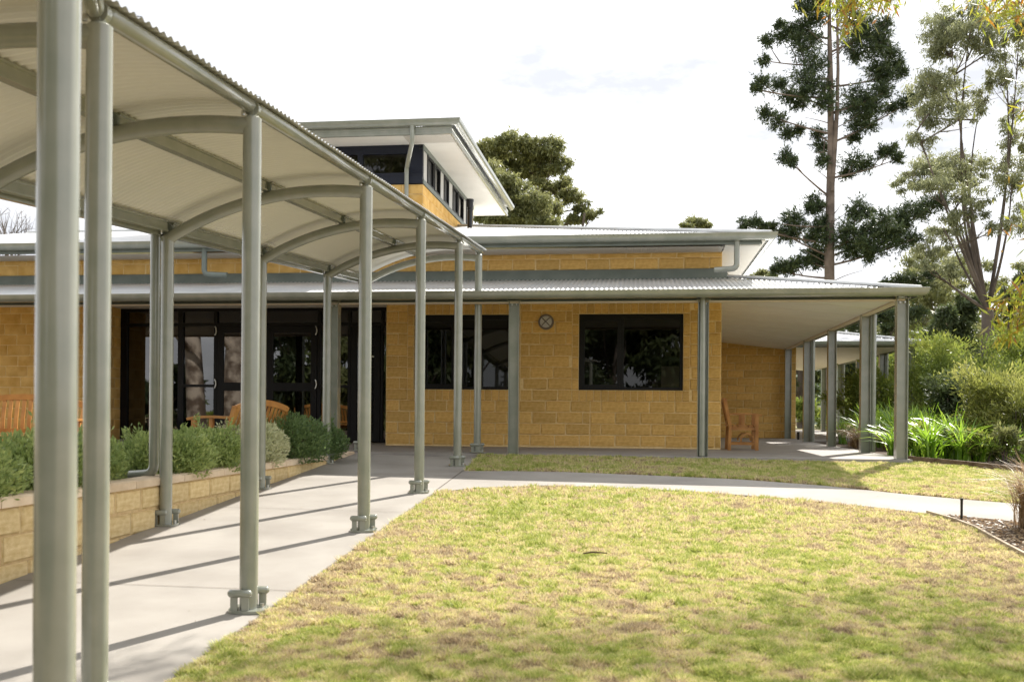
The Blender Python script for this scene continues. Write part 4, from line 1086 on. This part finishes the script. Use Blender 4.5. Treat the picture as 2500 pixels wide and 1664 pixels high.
# ------------------------------------------------------------------ trees in the distance
def tree(name, base, h, cr, mt, label, group=None, n=9000, size=.22, blobs=14, trunk=.22, bark='bark_gum', crown_z=.35, droop=.5, aspect=.3, seed=0, lean=0, flat=.75, stems=1):
    rr = random.Random(seed); t = root(name, base, label, 'tree', group); b0 = Vector(base); bl = []
    for k in range(blobs):
        a = rr.uniform(0, 6.28); q = math.sqrt(rr.random())*.8; z = rr.uniform(crown_z, .93); wv = math.sin(min(1, (1-z)/(1-crown_z)*1.15+.12)*math.pi*.5)**.6
        bl.append((b0+Vector((cr*q*wv*math.cos(a)+lean*h*z, cr*q*wv*math.sin(a), h*z)), cr*rr.uniform(.24, .40)))
    crown(t, [(tuple(c), (r, r, r*flat)) for c, r in bl], n/(blobs*cr*cr*.105*12), size, mt, aspect, 0, droop)
    m = MB()
    for s in range(stems):
        tp = b0+Vector((lean*h*.6+rr.uniform(-.3, .3)*cr*(stems > 1), rr.uniform(-.3, .3)*cr*(stems > 1), h*.66)); tr = limb(m, b0+Vector((rr.uniform(-.1, .1)*s, 0, -.2)), tp, trunk/(1+.3*s), trunk*.4, .05, 8, 10)
    m.build('trunk', bark, t, smooth=60); m = MB()
    for c, r in bl:
        j = min(range(len(tr)), key=lambda i: abs(tr[i].z-(b0.z+(c.z-b0.z)*.62)))
        limb(m, tr[j], c, trunk*.28, trunk*.06, .10, 5, 6)
    m.build('limb', bark, t, smooth=60); return t
def far(px, y): 
    tx, _ = sight(px, 900); return (tx*y, y, ground_z(tx*y, y)+E)
# behind the roof, left: tall rounded gum, with lower brighter one
def crown_px(t, spec, y, n, size, mt, droop=.5, aspect=.3, name='crown', dy=1.2, loose=1.15):
    """crown lobes listed by the place where they stand in the view at depth y"""
    bl = []
    for px, py, rx, rz in spec:
        yy = y+random.uniform(-dy, dy); c = P(px, py, yy); k = yy/2290*loose
        bl.append((tuple(c), (rx*k, rx*k, rz*k)))
    area = sum(r[0]*r[1]*12 for _, r in bl)
    return crown(t, bl, n/area, size, mt, aspect, 0, droop, name), bl
def gum_px(label, base_px, y, spec, n, size, mt, trunk=.3, bark='bark_gum', stems=((0, 0),), fork=None, name='gum_tree', group=None, droop=.5, aspect=.3, twigs=0, dy=1.2, loose=1.15, stem_r=None):
    b0 = far(base_px, y); t = root(name, b0, label, 'tree', group)
    _, bl = crown_px(t, spec, y, n, size, mt, droop, aspect, dy=dy, loose=loose)
    m = MB(); lines = []
    st0 = (b0[0], b0[1], b0[2]-.2)
    if fork:
        fk = tuple(P(fork[0], fork[1], y)); m.tube([st0, tuple(Vector(st0).lerp(Vector(fk), .5)+Vector((.05, 0, 0))), fk], [trunk*1.25, trunk*1.0, trunk*.9], 12); st0 = fk
    for sx, sy in stems: lines.append(limb(m, st0, tuple(P(sx, sy, y+random.uniform(-.8, .8))), (stem_r or trunk)*random.uniform(.8, 1.15), (stem_r or trunk)*.16, .05, 14, 9))
    m.build('trunk', bark, t, smooth=60); m = MB(); pts = [p for l_ in lines for p in l_[2:]]
    for c, r in bl:
        c = Vector(c); best = min(pts, key=lambda p: (p-c).length+max(0, p.z-c.z+r[2])*2.5)
        q = limb(m, best, c+Vector((0, 0, -r[2]*.2)), trunk*.16, trunk*.04, .07, 5, 6)
        for _ in range(twigs):
            limb(m, random.choice(q[1:]), c+Vector((random.uniform(-1, 1)*r[0], random.uniform(-1, 1)*r[1], random.uniform(-.8, .8)*r[2])), trunk*.06, trunk*.02, .12, 4, 5)
    m.build('limb', bark, t, smooth=60); return t
gum_px('tall rounded gum tree rising behind the roof to the right of the clerestory', 1262, 46,
       [(1130, 345, 32, 20), (1175, 328, 30, 20), (1155, 372, 30, 22), (1215, 340, 36, 24), (1262, 345, 32, 24), (1245, 385, 36, 22), (1205, 385, 30, 22), (1285, 378, 24, 22), (1120, 372, 24, 20),
        (1290, 422, 22, 16), (1312, 452, 26, 16), (1338, 478, 22, 18), (1360, 492, 20, 14), (1325, 505, 24, 10), (1262, 432, 22, 14), (1232, 420, 16, 12), (1180, 410, 26, 18)],
       34000, .20, 'leaf_gum', .28, stems=((1228, 400), (1285, 455), (1345, 490), (1150, 380)), twigs=3)
gum_px('bushy olive-green gum below the tall one behind the roof', 1200, 40,
       [(1130, 400, 28, 22), (1165, 420, 30, 24), (1150, 455, 34, 26), (1195, 450, 34, 26), (1230, 470, 36, 26), (1262, 488, 26, 24), (1205, 497, 34, 22), (1160, 500, 34, 20), (1245, 510, 34, 16), (1110, 440, 20, 26), (1120, 500, 26, 16)],
       40000, .17, 'leaf_gum', .22, stems=((1175, 440), (1225, 480), (1140, 470)), twigs=3)
gum_px('round treetop showing just above the upper gutter', 1605, 60, [(1600, 512, 20, 12), (1618, 516, 16, 10), (1580, 522, 14, 8)], 4500, .22, 'leaf_gum', .2, stems=((1600, 520),))
gum_px('small rounded treetop right of the upper eave corner', 1755, 62, [(1750, 632, 22, 9), (1770, 636, 18, 8), (1735, 640, 12, 8)], 3500, .22, 'leaf_gum', .2, stems=((1755, 640),))

# ------------------------------------------------------------------ the tall pine
PY = 46.0
pine = root('hoop_pine', far(1909, PY), 'tall dark conifer with tufted branch ends rising above the right verandah', 'tree')
m = MB(); b0 = far(1909, PY)
pts = [b0]+[tuple(P(x, y, PY)) for x, y in ((1909, 700), (1908, 600), (1910, 470), (1912, 330), (1910, 180), (1908, 60), (1907, -60), (1906, -120))]
m.tube(pts, [.24, .235, .225, .20, .16, .13, .09, .05, .02], 12)
s2 = [tuple(P(x, y, PY-.15)) for x, y in ((1914, 440), (1921, 330), (1926, 250), (1928, 160), (1926, 40), (1925, -60))]
m.tube(s2, [.11, .11, .09, .07, .05, .02], 9); m.build('trunk', 'bark_pine', pine, smooth=60)
# branch: trunk height, then tuft places (px, py, radius px)
br = [(250, [(1790, 195, 20), (1815, 222, 22), (1840, 238, 18)]), (308, [(1838, 300, 12), (1790, 280, 22), (1762, 262, 18), (1812, 308, 16)]),
      (455, [(1808, 362, 18), (1822, 372, 12)]), (410, [(1962, 372, 26), (1990, 380, 18), (1950, 400, 16), (2030, 352, 16), (2050, 345, 14), (2065, 365, 12)]),
      (225, [(1752, 190, 18), (1738, 205, 10)]), (150, [(1858, 118, 30), (1835, 95, 24), (1880, 150, 26), (1800, 85, 16), (1765, 95, 16), (1758, 140, 12)]),
      (90, [(1850, 60, 26), (1825, 70, 20), (1795, 60, 12), (1880, 40, 24), (1870, 90, 22)]), (30, [(1870, 10, 26), (1845, 15, 18), (1890, -10, 26)]),
      (180, [(1845, 180, 28), (1872, 195, 26), (1850, 215, 20), (1895, 235, 26), (1900, 205, 20)]),
      (120, [(1955, 100, 28), (1990, 90, 30), (2025, 85, 22), (2035, 55, 18), (2010, 120, 24), (1970, 130, 18)]),
      (60, [(1960, 50, 24), (1990, 60, 24), (2030, 100, 22), (1945, 20, 22)]),
      (260, [(1970, 220, 28), (2000, 230, 30), (1960, 250, 26), (2030, 215, 22), (1985, 265, 26), (2010, 255, 20)]),
      (200, [(2040, 170, 24), (2060, 150, 22), (2030, 190, 22), (2075, 165, 14), (2050, 125, 18), (2015, 160, 20)]),
      (330, [(2050, 250, 18), (2085, 240, 20), (2105, 225, 14), (2000, 290, 18), (1965, 320, 12), (1970, 290, 20)]),
      (470, [(1872, 462, 18), (1885, 478, 14), (1865, 480, 12)]), (330, [(1890, 340, 18), (1895, 370, 16), (1885, 310, 16)]),
      (590, [(1820, 500, 22), (1835, 520, 24), (1822, 540, 18), (1800, 535, 14)]), (540, [(1880, 530, 22), (1895, 510, 20), (1900, 550, 26), (1865, 548, 16)]),
      (620, [(1870, 580, 20), (1890, 585, 24), (1860, 600, 18), (1885, 605, 16)]), (640, [(1830, 605, 16), (1800, 612, 18), (1815, 620, 16), (1785, 622, 12)]),
      (560, [(1975, 480, 22), (1995, 492, 18), (1965, 495, 14)]), (575, [(1950, 530, 26), (1975, 545, 28), (2005, 520, 22), (2035, 505, 20), (1945, 560, 28), (2020, 540, 20), (1990, 560, 24)]),
      (590, [(2070, 500, 24), (2100, 480, 26), (2140, 470, 26), (2165, 465, 18), (2120, 490, 22), (2085, 515, 20), (2060, 525, 16)]),
      (610, [(2040, 550, 26), (2070, 560, 22), (2100, 550, 20), (2010, 575, 24), (2060, 535, 20), (1965, 580, 22), (2000, 590, 16)]),
      (520, [(1800, 515, 0)]), (560, [(1735, 512, 14), (1712, 516, 12), (1755, 520, 10), (1775, 522, 10)]),
      (690, [(2040, 655, 16), (2070, 645, 18), (2100, 640, 16), (2135, 630, 14), (2120, 660, 14), (2010, 665, 12)]),
      (740, [(2060, 735, 18), (2090, 725, 18), (2115, 720, 14), (2030, 730, 18)]), (720, [(1930, 735, 20), (1960, 745, 22), (1990, 740, 22)])]
m = MB(); parts = []
for ty, tf in br:
    yy = PY+random.uniform(-.2, .2); c0 = P(1911, ty, PY); prev = None
    fx = sum(q[0] for q in tf)/len(tf); k = yy/2290
    far_t = max(tf, key=lambda q: abs(q[0]-1911)); dep = random.uniform(-1.5, 1.5)
    end = P(far_t[0], far_t[1], PY+dep); mid_ = c0.lerp(end, .5)+Vector((0, 0, -abs(end.x-c0.x)*.06))
    line = []
    for i in range(9):
        t = i/8; line.append(c0*(1-t)**2+mid_*2*t*(1-t)+end*t*t)
    m.tube(line, [lerp(.055, .016, i/8) for i in range(9)], 6)
    for px, py, rp in tf:
        if rp == 0: continue
        f = min(abs(px-1911)/max(abs(far_t[0]-1911), 1), 1); c = P(px, py, PY+dep*f+random.uniform(-.35, .35))
        limb(m, line[int(f*.85*8)], c, .03, .012, .06, 3, 5)
        R0 = rp*k*1.02
        # a tuft: many short shoots radiating up and outwards, each set with needles
        ns = int(34+rp*2.6); dirs = rng.normal(size=(ns, 3)); dirs[:, 2] = dirs[:, 2]*.75+.15; dirs /= np.linalg.norm(dirs, axis=1)[:, None]
        st = np.array(c)+rng.normal(0, .30, (ns, 3))*R0; pn = 15
        tt = rng.random((ns, pn, 1)); C = (st[:, None, :]+dirs[:, None, :]*tt*R0*.95+rng.normal(0, .035, (ns, pn, 3))).reshape(-1, 3)
        dd = np.repeat(dirs, pn, 0)
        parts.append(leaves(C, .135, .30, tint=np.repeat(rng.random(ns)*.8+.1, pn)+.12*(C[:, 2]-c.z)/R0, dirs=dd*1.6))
for ty, ex, ey in ((420, 1862, 380), (500, 1935, 470), (515, 1950, 488), (405, 1935, 392), (350, 1868, 352), (285, 1850, 270), (240, 1955, 205), (190, 1860, 160), (265, 1962, 235), (300, 1975, 262), (650, 1985, 622), (668, 1865, 640), (610, 1850, 575), (455, 1880, 440), (130, 1960, 90), (110, 1860, 70)):
    limb(m, P(1911, ty, PY), P(ex, ey, PY+random.uniform(-.8, .8)), .028, .008, .06, 6, 5)
V, F, T = cat(parts); np_mesh('needles', V, F, 'leaf_pine', T, pine); m.build('branch', 'bark_pine', pine, smooth=60)

# ------------------------------------------------------------------ the tall open gums on the right
gum_px('tall open gum with many dark stems forking low near the right edge', 2268, 31,
       [(2150, 80, 26, 22), (2180, 55, 30, 22), (2215, 40, 30, 24), (2190, 95, 28, 22), (2160, 115, 22, 18), (2230, 80, 26, 24), (2260, 60, 28, 26), (2290, 100, 26, 24), (2320, 60, 26, 26), (2340, 120, 24, 28),
        (2135, 200, 26, 24), (2160, 180, 28, 22), (2185, 215, 24, 26), (2150, 240, 28, 24), (2125, 265, 18, 18), (2115, 320, 20, 16), (2220, 260, 22, 20), (2255, 215, 20, 22), (2300, 190, 22, 24), (2340, 220, 18, 28),
        (2130, 390, 32, 16), (2165, 380, 34, 18), (2200, 400, 30, 22), (2230, 390, 26, 20), (2100, 420, 24, 14), (2150, 425, 26, 14), (2215, 440, 26, 18), (2330, 300, 22, 24), (2300, 380, 28, 22), (2330, 420, 26, 26),
        (2250, 480, 22, 18), (2200, 500, 24, 18), (2170, 530, 22, 14), (2140, 560, 20, 14), (2340, 500, 22, 26), (2220, 560, 20, 16), (2180, 620, 20, 14), (2290, 520, 18, 18), (2130, 610, 14, 12)],
       44000, .14, 'leaf_gum_pale', .20, stems=((2190, 130), (2235, 40), (2262, 200), (2305, 60), (2345, 80), (2140, 390), (2110, 300), (2215, 330), (2170, 520), (2330, 400), (2125, 600), (2200, 480)), twigs=6, droop=.8, aspect=.24, dy=1.8, loose=1.8, stem_r=.06, fork=(2272, 715))
gum_px('tall gum leaning in from beyond the right edge', 2420, 30, [(2400, 200, 26, 30), (2370, 330, 22, 26), (2430, 120, 40, 40), (2460, 260, 40, 40), (2360, 60, 20, 26)], 7000, .16, 'leaf_gum', .17,
       stems=((2400, 120), (2440, 80)), twigs=3, droop=.8, aspect=.24, loose=1.4, stem_r=.11)
gum_px('dark leafy tree left of the tall gum trunk', 2195, 35, [(2160, 790, 34, 40), (2195, 740, 36, 30), (2225, 790, 30, 40), (2180, 840, 40, 34), (2220, 700, 24, 22), (2150, 850, 26, 28), (2215, 850, 34, 36), (2170, 720, 22, 18)],
       24000, .19, 'leaf_dark', .14, stems=((2190, 760), (2215, 740)), twigs=3, bark='bark_pale')
gum_px('dark leafy tree right of the tall gum trunk', 2330, 34, [(2330, 700, 30, 30), (2300, 760, 26, 34), (2345, 780, 30, 40), (2320, 850, 34, 36), (2360, 640, 24, 30), (2280, 870, 30, 30), (2360, 860, 30, 40)],
       20000, .17, 'leaf_dark', .14, stems=((2330, 740), (2300, 780)), twigs=3)
for px, y, h, cr, mt, lab, sd in ((2120, 58, 10.2, 3.6, 'leaf_gum', 'pale olive tree beyond the far verandah corner', 3), (2060, 66, 8.6, 3.6, 'leaf_gum', 'olive tree in the middle distance above the far roof', 4),
                                  (2175, 60, 11.0, 3.8, 'leaf_gum', 'taller olive tree behind the dark leafy one', 5), (2235, 70, 10.5, 3.6, 'leaf_gum_bright', 'tall distant tree behind the gum trunk', 6), (2330, 66, 11, 4, 'leaf_gum', 'distant tree at the right edge', 8)):
    tree('gum_tree', far(px, y), h, cr, mt, lab, 'trees in the middle distance', n=15000, size=.26, blobs=18, seed=sd, trunk=.16, crown_z=.25)
# dark trees seen under the far verandah
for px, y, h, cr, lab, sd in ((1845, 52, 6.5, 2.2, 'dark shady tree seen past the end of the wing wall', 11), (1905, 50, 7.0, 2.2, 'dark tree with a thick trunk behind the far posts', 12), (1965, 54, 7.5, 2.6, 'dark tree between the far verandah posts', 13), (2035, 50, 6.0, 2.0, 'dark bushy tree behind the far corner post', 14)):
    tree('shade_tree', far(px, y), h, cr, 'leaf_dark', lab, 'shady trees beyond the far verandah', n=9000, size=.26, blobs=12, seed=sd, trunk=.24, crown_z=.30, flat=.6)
for px, y, lab in ((1852, 44, 'light green bush under the dark shady tree'), (1925, 42, 'yellow-green bush behind the far posts'), (1990, 40, 'fresh green bush beyond the strappy clumps')):
    bush('garden_bush', gbase(px, y), (1.3, 1.1, 1.5), 5000, .16, 'leaf_bush', lab, blobs=8)
# bare twigs over the roof at the far left
tb = far(20, 52); t = root('bare_tree', tb, 'bare twiggy tree showing over the roof at the far left', 'tree'); m = MB()
tr = limb(m, (tb[0], tb[1], tb[2]-.2), tuple(P(15, 560, 52)), .2, .1, .03, 6, 8); m.build('trunk', 'bark_gum', t, smooth=60); m = MB()
for k in range(26):
    e = P(random.uniform(-30, 84), random.uniform(474, 530), 52+random.uniform(-1, 1)); q = limb(m, random.choice(tr[3:]), tuple(e), .035, .008, .1, 5, 5)
    for _ in range(3): limb(m, random.choice(q[2:]), tuple(e+Vector((random.uniform(-.6, .6), 0, random.uniform(-.3, .5)))), .012, .004, .1, 3, 4)
m.build('limb', 'bark_gum', t, smooth=60)

# low paling fence and rails in the distance
fe = root('paddock_fence', far(1845, 60), 'low pale board fence across the dry grass beyond the wing', 'fence')
p0 = P(1800, 935, 60); 
for k in range(12):
    x = p0.x-1+k*1.9
    m = MB(); m.box(x-.06, x+.06, 60, 60.12, ground_z(x, 60)+E, ground_z(x, 60)+E+1.25); m.build('fence_post', 'pale_timber', fe)
for zz in (.35, .75, 1.15):
    m = MB(); m.box(p0.x-1, p0.x+20, 59.96, 60.0, ground_z(0, 60)+E+zz-.09, ground_z(0, 60)+E+zz+.09); m.build('rail', 'white_panel', fe)

# far wooded hill
hx = np.linspace(-260, 420, 90); hy = np.linspace(200, 480, 30); V = []
for y in hy:
    for x in hx:
        t = (y-200)/280; h = 30*math.sin(min(t*1.4, 1)*math.pi/2)*(.75+.25*math.sin(x*.013+.8)); V.append((x, y, h-6))
V = np.array(V); V[:, 2] += 3.5*vnoise(V[:, 0], V[:, 1], 9, 2)*(V[:, 1] > 205)
n = len(hx); F = np.array([(j*n+i, j*n+i+1, (j+1)*n+i+1, (j+1)*n+i) for j in range(len(hy)-1) for i in range(n-1)])
ho = np_mesh('hills', V, F, 'hill', kind='structure'); ho.data.shade_smooth()
C = np.stack([rng.uniform(20, 260, 60000), rng.uniform(215, 330, 60000), np.zeros(60000)], 1)
t = np.clip((C[:, 1]-200)/280*1.4, 0, 1); C[:, 2] = 30*np.sin(t*np.pi/2)*(.75+.25*np.sin(C[:, 0]*.013+.8))-6+4.5*vnoise(C[:, 0], C[:, 1], 7, 9)+rng.uniform(-1, 1.2, 60000)
V, F, T = leaves(C, 1.3, .6, tint=.2+.6*vnoise(C[:, 0], C[:, 1], 7, 4)); np_mesh('forest', V, F, 'leaf_dark', T, kind='stuff')

# ------------------------------------------------------------------ the tree whose branches hang into the picture
near = root('overhanging_gum', (7.4, 8.2, gz(8.2)+E), 'overhanging gum with yellow-green sickle leaves hanging in at the top and right edges', 'tree'); m = MB()
tr = limb(m, (7.4, 8.2, gz(8.2)+E-.2), (7.0, 9.0, E+5.4), .16, .07, .04, 8, 10); m.build('trunk', 'bark_gum', near, smooth=60); m = MB(); parts = []
def spray(px, py, y, sp, n, sz):
    """a hanging spray: twig and sickle leaves"""
    c = P(px, py, y); k = y/2290*sp
    C = np.array(c)+rng.normal(size=(n, 3))*np.array([k, k*.9, k*.55]); return c, leaves(C, sz, .17, 0, .55, spread=.8)
def reach(e, r=.02): 
    q = limb(m, random.choice(tr[4:]), tuple(e), r*1.6, r*.3, .08, 6, 6); return q
for px, py, y, sp, n, sz in ((1965, -25, 9.6, 42, 230, .13), (1925, -15, 9.5, 24, 80, .13), (2020, -15, 9.7, 30, 110, .13), (1960, 30, 9.4, 26, 110, .125), (1955, 62, 9.3, 12, 26, .12), (2045, 5, 9.6, 12, 22, .12),
                             (2060, -135, 11.4, 75, 800, .13), (1940, -130, 11.5, 60, 650, .13), (2210, -150, 11.6, 80, 800, .13), (1800, -150, 11.3, 60, 500, .13), (2330, -120, 11.9, 80, 900, .13), (2440, -60, 12.2, 90, 1000, .13), (1690, -170, 11.2, 50, 300, .13), (2560, -20, 12.5, 100, 1100, .13),
                             (2300, 15, 8.8, 20, 36, .13), (2275, 35, 8.8, 12, 16, .13), (2345, 30, 8.6, 16, 30, .13), (2400, -60, 9, 80, 500, .13), (2400, 250, 9.0, 24, 90, .13),
                             (2375, 405, 8, 12, 12, .12), (2345, 655, 7.6, 16, 34, .135), (2310, 690, 7.6, 14, 34, .135), (2345, 725, 7.7, 22, 60, .135), (2285, 735, 7.7, 10, 16, .13), (2320, 770, 7.6, 12, 22, .13), (2400, 690, 7.8, 34, 190, .13),
                             (2480, 500, 8.2, 60, 400, .13), (2560, 200, 8.5, 90, 700, .13), (2600, -150, 9, 120, 900, .13), (2300, -420, 9.6, 120, 800, .13), (2520, -420, 9, 120, 800, .13)):
    c, lf = spray(px, py, y, sp, n, sz); parts.append(lf)
    if py < 200: hub = Vector((c.x+.5, c.y+.2, max(c.z+1.1, E+4.9+random.random()))); st = random.choice(tr[5:])
    else: st = min(tr, key=lambda p: abs(p.z-c.z-.7)); hub = Vector(st).lerp(c, .55)+Vector((0, 0, .35))
    limb(m, st, hub, .03, .012, .08, 6, 6); limb(m, hub, tuple(c+Vector((.03, 0, .05))), .009, .003, .12, 6, 6)
    for _ in range(max(3, n//60)):
        limb(m, c+Vector((0, 0, .1)), tuple(c+Vector((random.gauss(0, 1)*sp*y/2290*.8, random.gauss(0, 1)*sp*y/2290*.6, random.gauss(-.3, 1)*sp*y/2290*.4))), .004, .0015, .1, 3, 4)
V, F, T = cat(parts); np_mesh('leaves', V, F, 'leaf_near', T, near); m.build('limb', 'bark_gum', near, smooth=60)

# ------------------------------------------------------------------ what the glass mirrors: trees behind the photographer
nb = Vector((SU, CU, 0)); cpl = nb.dot(Vector((OX, OY, 0)))+GB
def mirrored(px, py, y):
    v = P(px, py, y); return v-nb*2*(nb.dot(v)-cpl)
for px, y, w_, sx, lab in ((505, 37, .50, 545, 'huge pale gum trunk to the left of the photographer, mirrored in the entry glass'), (455, 38, .42, 425, 'leaning pale gum trunk mirrored in the entry sidelight')):
    b_ = mirrored(px, 1120, y); e_ = mirrored(sx, 560, y); t = root('pale_gum', (b_.x, b_.y, -1.3), lab, 'tree'); m = MB()
    q = limb(m, (b_.x, b_.y, -1.6), (e_.x, e_.y, e_.z), w_, w_*.55, .03, 9, 14); m.build('trunk', 'bark_pale', t, smooth=60); m = MB()
    for k in range(9):
        a = random.uniform(0, 6.28); limb(m, q[random.randint(5, 9)], (e_.x+4*math.cos(a), e_.y+4*math.sin(a), e_.z+random.uniform(-1, 3)), w_*.3, .05, .1, 5, 7)
    m.build('limb', 'bark_pale', t, smooth=60)
    crown(t, [((e_.x+random.uniform(-4, 4), e_.y+random.uniform(-4, 4), e_.z+random.uniform(.5, 4)), 1.5) for _ in range(9)], 30, .35, 'leaf_gum', droop=.5)
for k, (px, y, h, cr, mt) in enumerate(((690, 44, 9, 3.4, 'leaf_dark'), (790, 42, 7, 3, 'leaf_gum'), (600, 60, 5, 4, 'leaf_bush'), (880, 48, 9, 3.5, 'leaf_dark'), (1100, 46, 8, 4, 'leaf_gum'), (1350, 48, 9, 4, 'leaf_dark'), (1520, 44, 8, 3.5, 'leaf_gum'), (350, 50, 6, 3, 'leaf_dark'), (1420, 42, 9, 4.5, 'leaf_dark'), (1600, 46, 9, 4.5, 'leaf_dark'), (1250, 42, 8, 4, 'leaf_dark'), (1000, 44, 9, 4, 'leaf_dark'), (760, 52, 11, 4.5, 'leaf_dark'))):
    v = mirrored(px, 1000, y); z = -1.6
    tree('garden_tree', (v.x, v.y, z), h, cr, mt, ('tree behind the photographer, mirrored in the glass, %s' % ('dark and broad', 'olive with bare twigs', 'low and bright', 'dark behind the first', 'olive in the window', 'dark in the right window', 'olive at the right', 'dark at the left', 'tall dark one for the right pane', 'farthest right dark one', 'dark between the windows', 'dark beside the entry', 'tallest, behind the door')[k]), 'trees behind the photographer', n=9000, size=.42, blobs=16, seed=k+30, trunk=.2, crown_z=.12)

for k, (px, y) in enumerate(((860, 58), (980, 60))):
    v = mirrored(px, 1000, y); tree('tall_gum', (v.x, v.y, -1.8), 21, 4.6, 'leaf_gum', ('tall gum far behind the photographer, mirrored in the clerestory window', 'second tall gum far behind the photographer, right of the first')[k], n=16000, size=.5, blobs=22, seed=90+k, trunk=.35, crown_z=.4)
# ------------------------------------------------------------------ grass
def poly_mask(x, y, poly):
    xs = np.array([p.x for p in poly]); ys = np.array([p.y for p in poly]); c = np.zeros(len(x), bool); j = len(poly)-1
    for i in range(len(poly)):
        if ys[i] != ys[j]:
            c ^= ((ys[i] > y) != (ys[j] > y)) & (x < (xs[j]-xs[i])*(y-ys[i])/(ys[j]-ys[i])+xs[i])
        j = i
    return c
lawn_lo = PR[0:1]+[G(x+3, y) for x, y in ((385, 1568), (560, 1443), (620, 1402), (700, 1343), (800, 1274), (900, 1202), (1003, 1131))]+[G(x, y+2) for x, y in reversed(LO[1:-1])][0:0]
lawn_lo += [G(x, y+1.5) for x, y in ((1100, 1121), (1250, 1116), (1400, 1120), (1600, 1130), (1800, 1145), (2000, 1165), (2130, 1181))]+e2[1:]+[on_ground(4.4, 2.), on_ground(4, 0)]
lawn_up = [G(1070, 1082), G(1180, 1081), G(1300, 1083), G(1500, 1091), G(1700, 1100), G(1900, 1115), G(2100, 1136), G(2250, 1149), G(2400, 1161), G(2600, 1181)]+[e+Vector((0, 0, 0)) for e in reversed(e1)]
lawn_up += [Vector((B(2.6, -2.5, 0).x, B(2.6, -2.5, 0).y, 0)), Vector((B(-3.83, -2.5, 0).x, B(-3.83, -2.5, 0).y, 0))]
def grass(name, poly, n, y0, y1, hmul=1.):
    xs = [p.x for p in poly]; u = rng.random(n)
    y = (y0**-1+(y1**-1-y0**-1)*u)**-1 if y0 > 0 else rng.uniform(y0, y1, n)
    x = rng.uniform(-1, 1, n)*.56*y+.0; ok = (x > min(xs)) & (x < max(xs)); x, y = x[ok], y[ok]; ok = poly_mask(x, y, poly); x, y = x[ok], y[ok]; n = len(x)
    base = vnoise(x, y, .30, 1)*.20+vnoise(x, y, .11, 2)*.30+vnoise(x, y, 1.8, 3)*.22+vnoise(x, y, .045, 8)*.42-.07
    green = np.clip((base-.50)*2.7+.55, 0, 1); tint = np.clip(green+rng.normal(0, .19, n), 0, 1)
    tuft = vnoise(x, y, .07, 6)
    h = (.012+.040*tuft+.008*green)*hmul*(1+y*.012); a = rng.uniform(0, 6.283, n); le = rng.uniform(.2, 1.3, n)*h
    z = -1.681+RS*y+E-.012; wd = (.0030+.00055*y)*rng.uniform(.7, 1.4, n)
    dx, dy = np.cos(a), np.sin(a); b = rng.uniform(0, 6.283, n); sx, sy = np.cos(b)*wd, np.sin(b)*wd
    V = np.stack([np.stack([x-sx, y-sy, z], 1), np.stack([x+sx, y+sy, z], 1), np.stack([x+dx*le+sx*.3, y+dy*le+sy*.3, z+h], 1)], 1).reshape(-1, 3)
    return np_mesh(name, V, np.arange(n*3).reshape(n, 3), 'grass', np.repeat(tint, 3), kind='stuff')
grass('grass', lawn_lo, 900000, 4.3, 14.5)
grass('grass', lawn_up, 420000, 10.8, 15.2)
# the same lawn goes on to the right of the picture
n = 240000; x = rng.uniform(4.0, 14, n); y = rng.uniform(1.5, 14.2, n)
ok = ~(poly_mask(x, y, side_pts) | poly_mask(x, y, mp_) | poly_mask(x, y, lawn_lo) | poly_mask(x, y, lawn_up) | poly_mask(x, y, bed)) & ((x > 5.2) | (y < 7)); x, y = x[ok], y[ok]; n = len(x)
h = rng.uniform(.015, .05, n); z = -1.681+RS*y+E-.012; a = rng.uniform(0, 6.283, n); dx, dy = np.cos(a), np.sin(a)
V = np.stack([np.stack([x-dy*.008, y+dx*.008, z], 1), np.stack([x+dy*.008, y-dx*.008, z], 1), np.stack([x+dx*h*.7, y+dy*h*.7, z+h], 1)], 1).reshape(-1, 3)
tt = np.clip(vnoise(x, y, .2, 2)*.6+vnoise(x, y, 1.6, 3)*.3+rng.normal(.05, .14, n), 0, 1); np_mesh('grass', V, np.arange(n*3).reshape(n, 3), 'grass', np.repeat(tt, 3), kind='stuff')
# fallen leaves on the lawn
C = np.stack([rng.uniform(-1, 4.2, 60), rng.uniform(5, 10.5, 60), np.zeros(60)], 1); C[:, 2] = -1.681+RS*C[:, 1]+E+.015
V, F, T = leaves(C, .055, .3); V[:, 2] = C.repeat(4, 0)[:, 2]+(V[:, 2]-C.repeat(4, 0)[:, 2])*.3; ok = poly_mask(C[:, 0], C[:, 1], lawn_lo); k = np.repeat(ok, 4)
F = np.arange(ok.sum()*4).reshape(-1, 4); np_mesh('fallen_leaves', V[k], F, 'leaf_dry', T[k], kind='stuff')

C = np.stack([rng.uniform(-3.6, 5, 260), rng.uniform(4.5, 14, 260), np.zeros(260)], 1); C[:, 2] = -1.681+RS*C[:, 1]+E+.012
V, F, T = leaves(C, .035, .3); V[:, 2] = C.repeat(4, 0)[:, 2]+(V[:, 2]-C.repeat(4, 0)[:, 2])*.25
ok = (poly_mask(C[:, 0], C[:, 1], right+left) & ((rng.random(260) < .25) | (C[:, 0] < -4.46+.133*C[:, 1]+.22))) | poly_mask(C[:, 0], C[:, 1], side_pts); k = np.repeat(ok, 4)
np_mesh('leaf_litter', V[k], np.arange(ok.sum()*4).reshape(-1, 4), 'leaf_dry', T[k], kind='stuff')
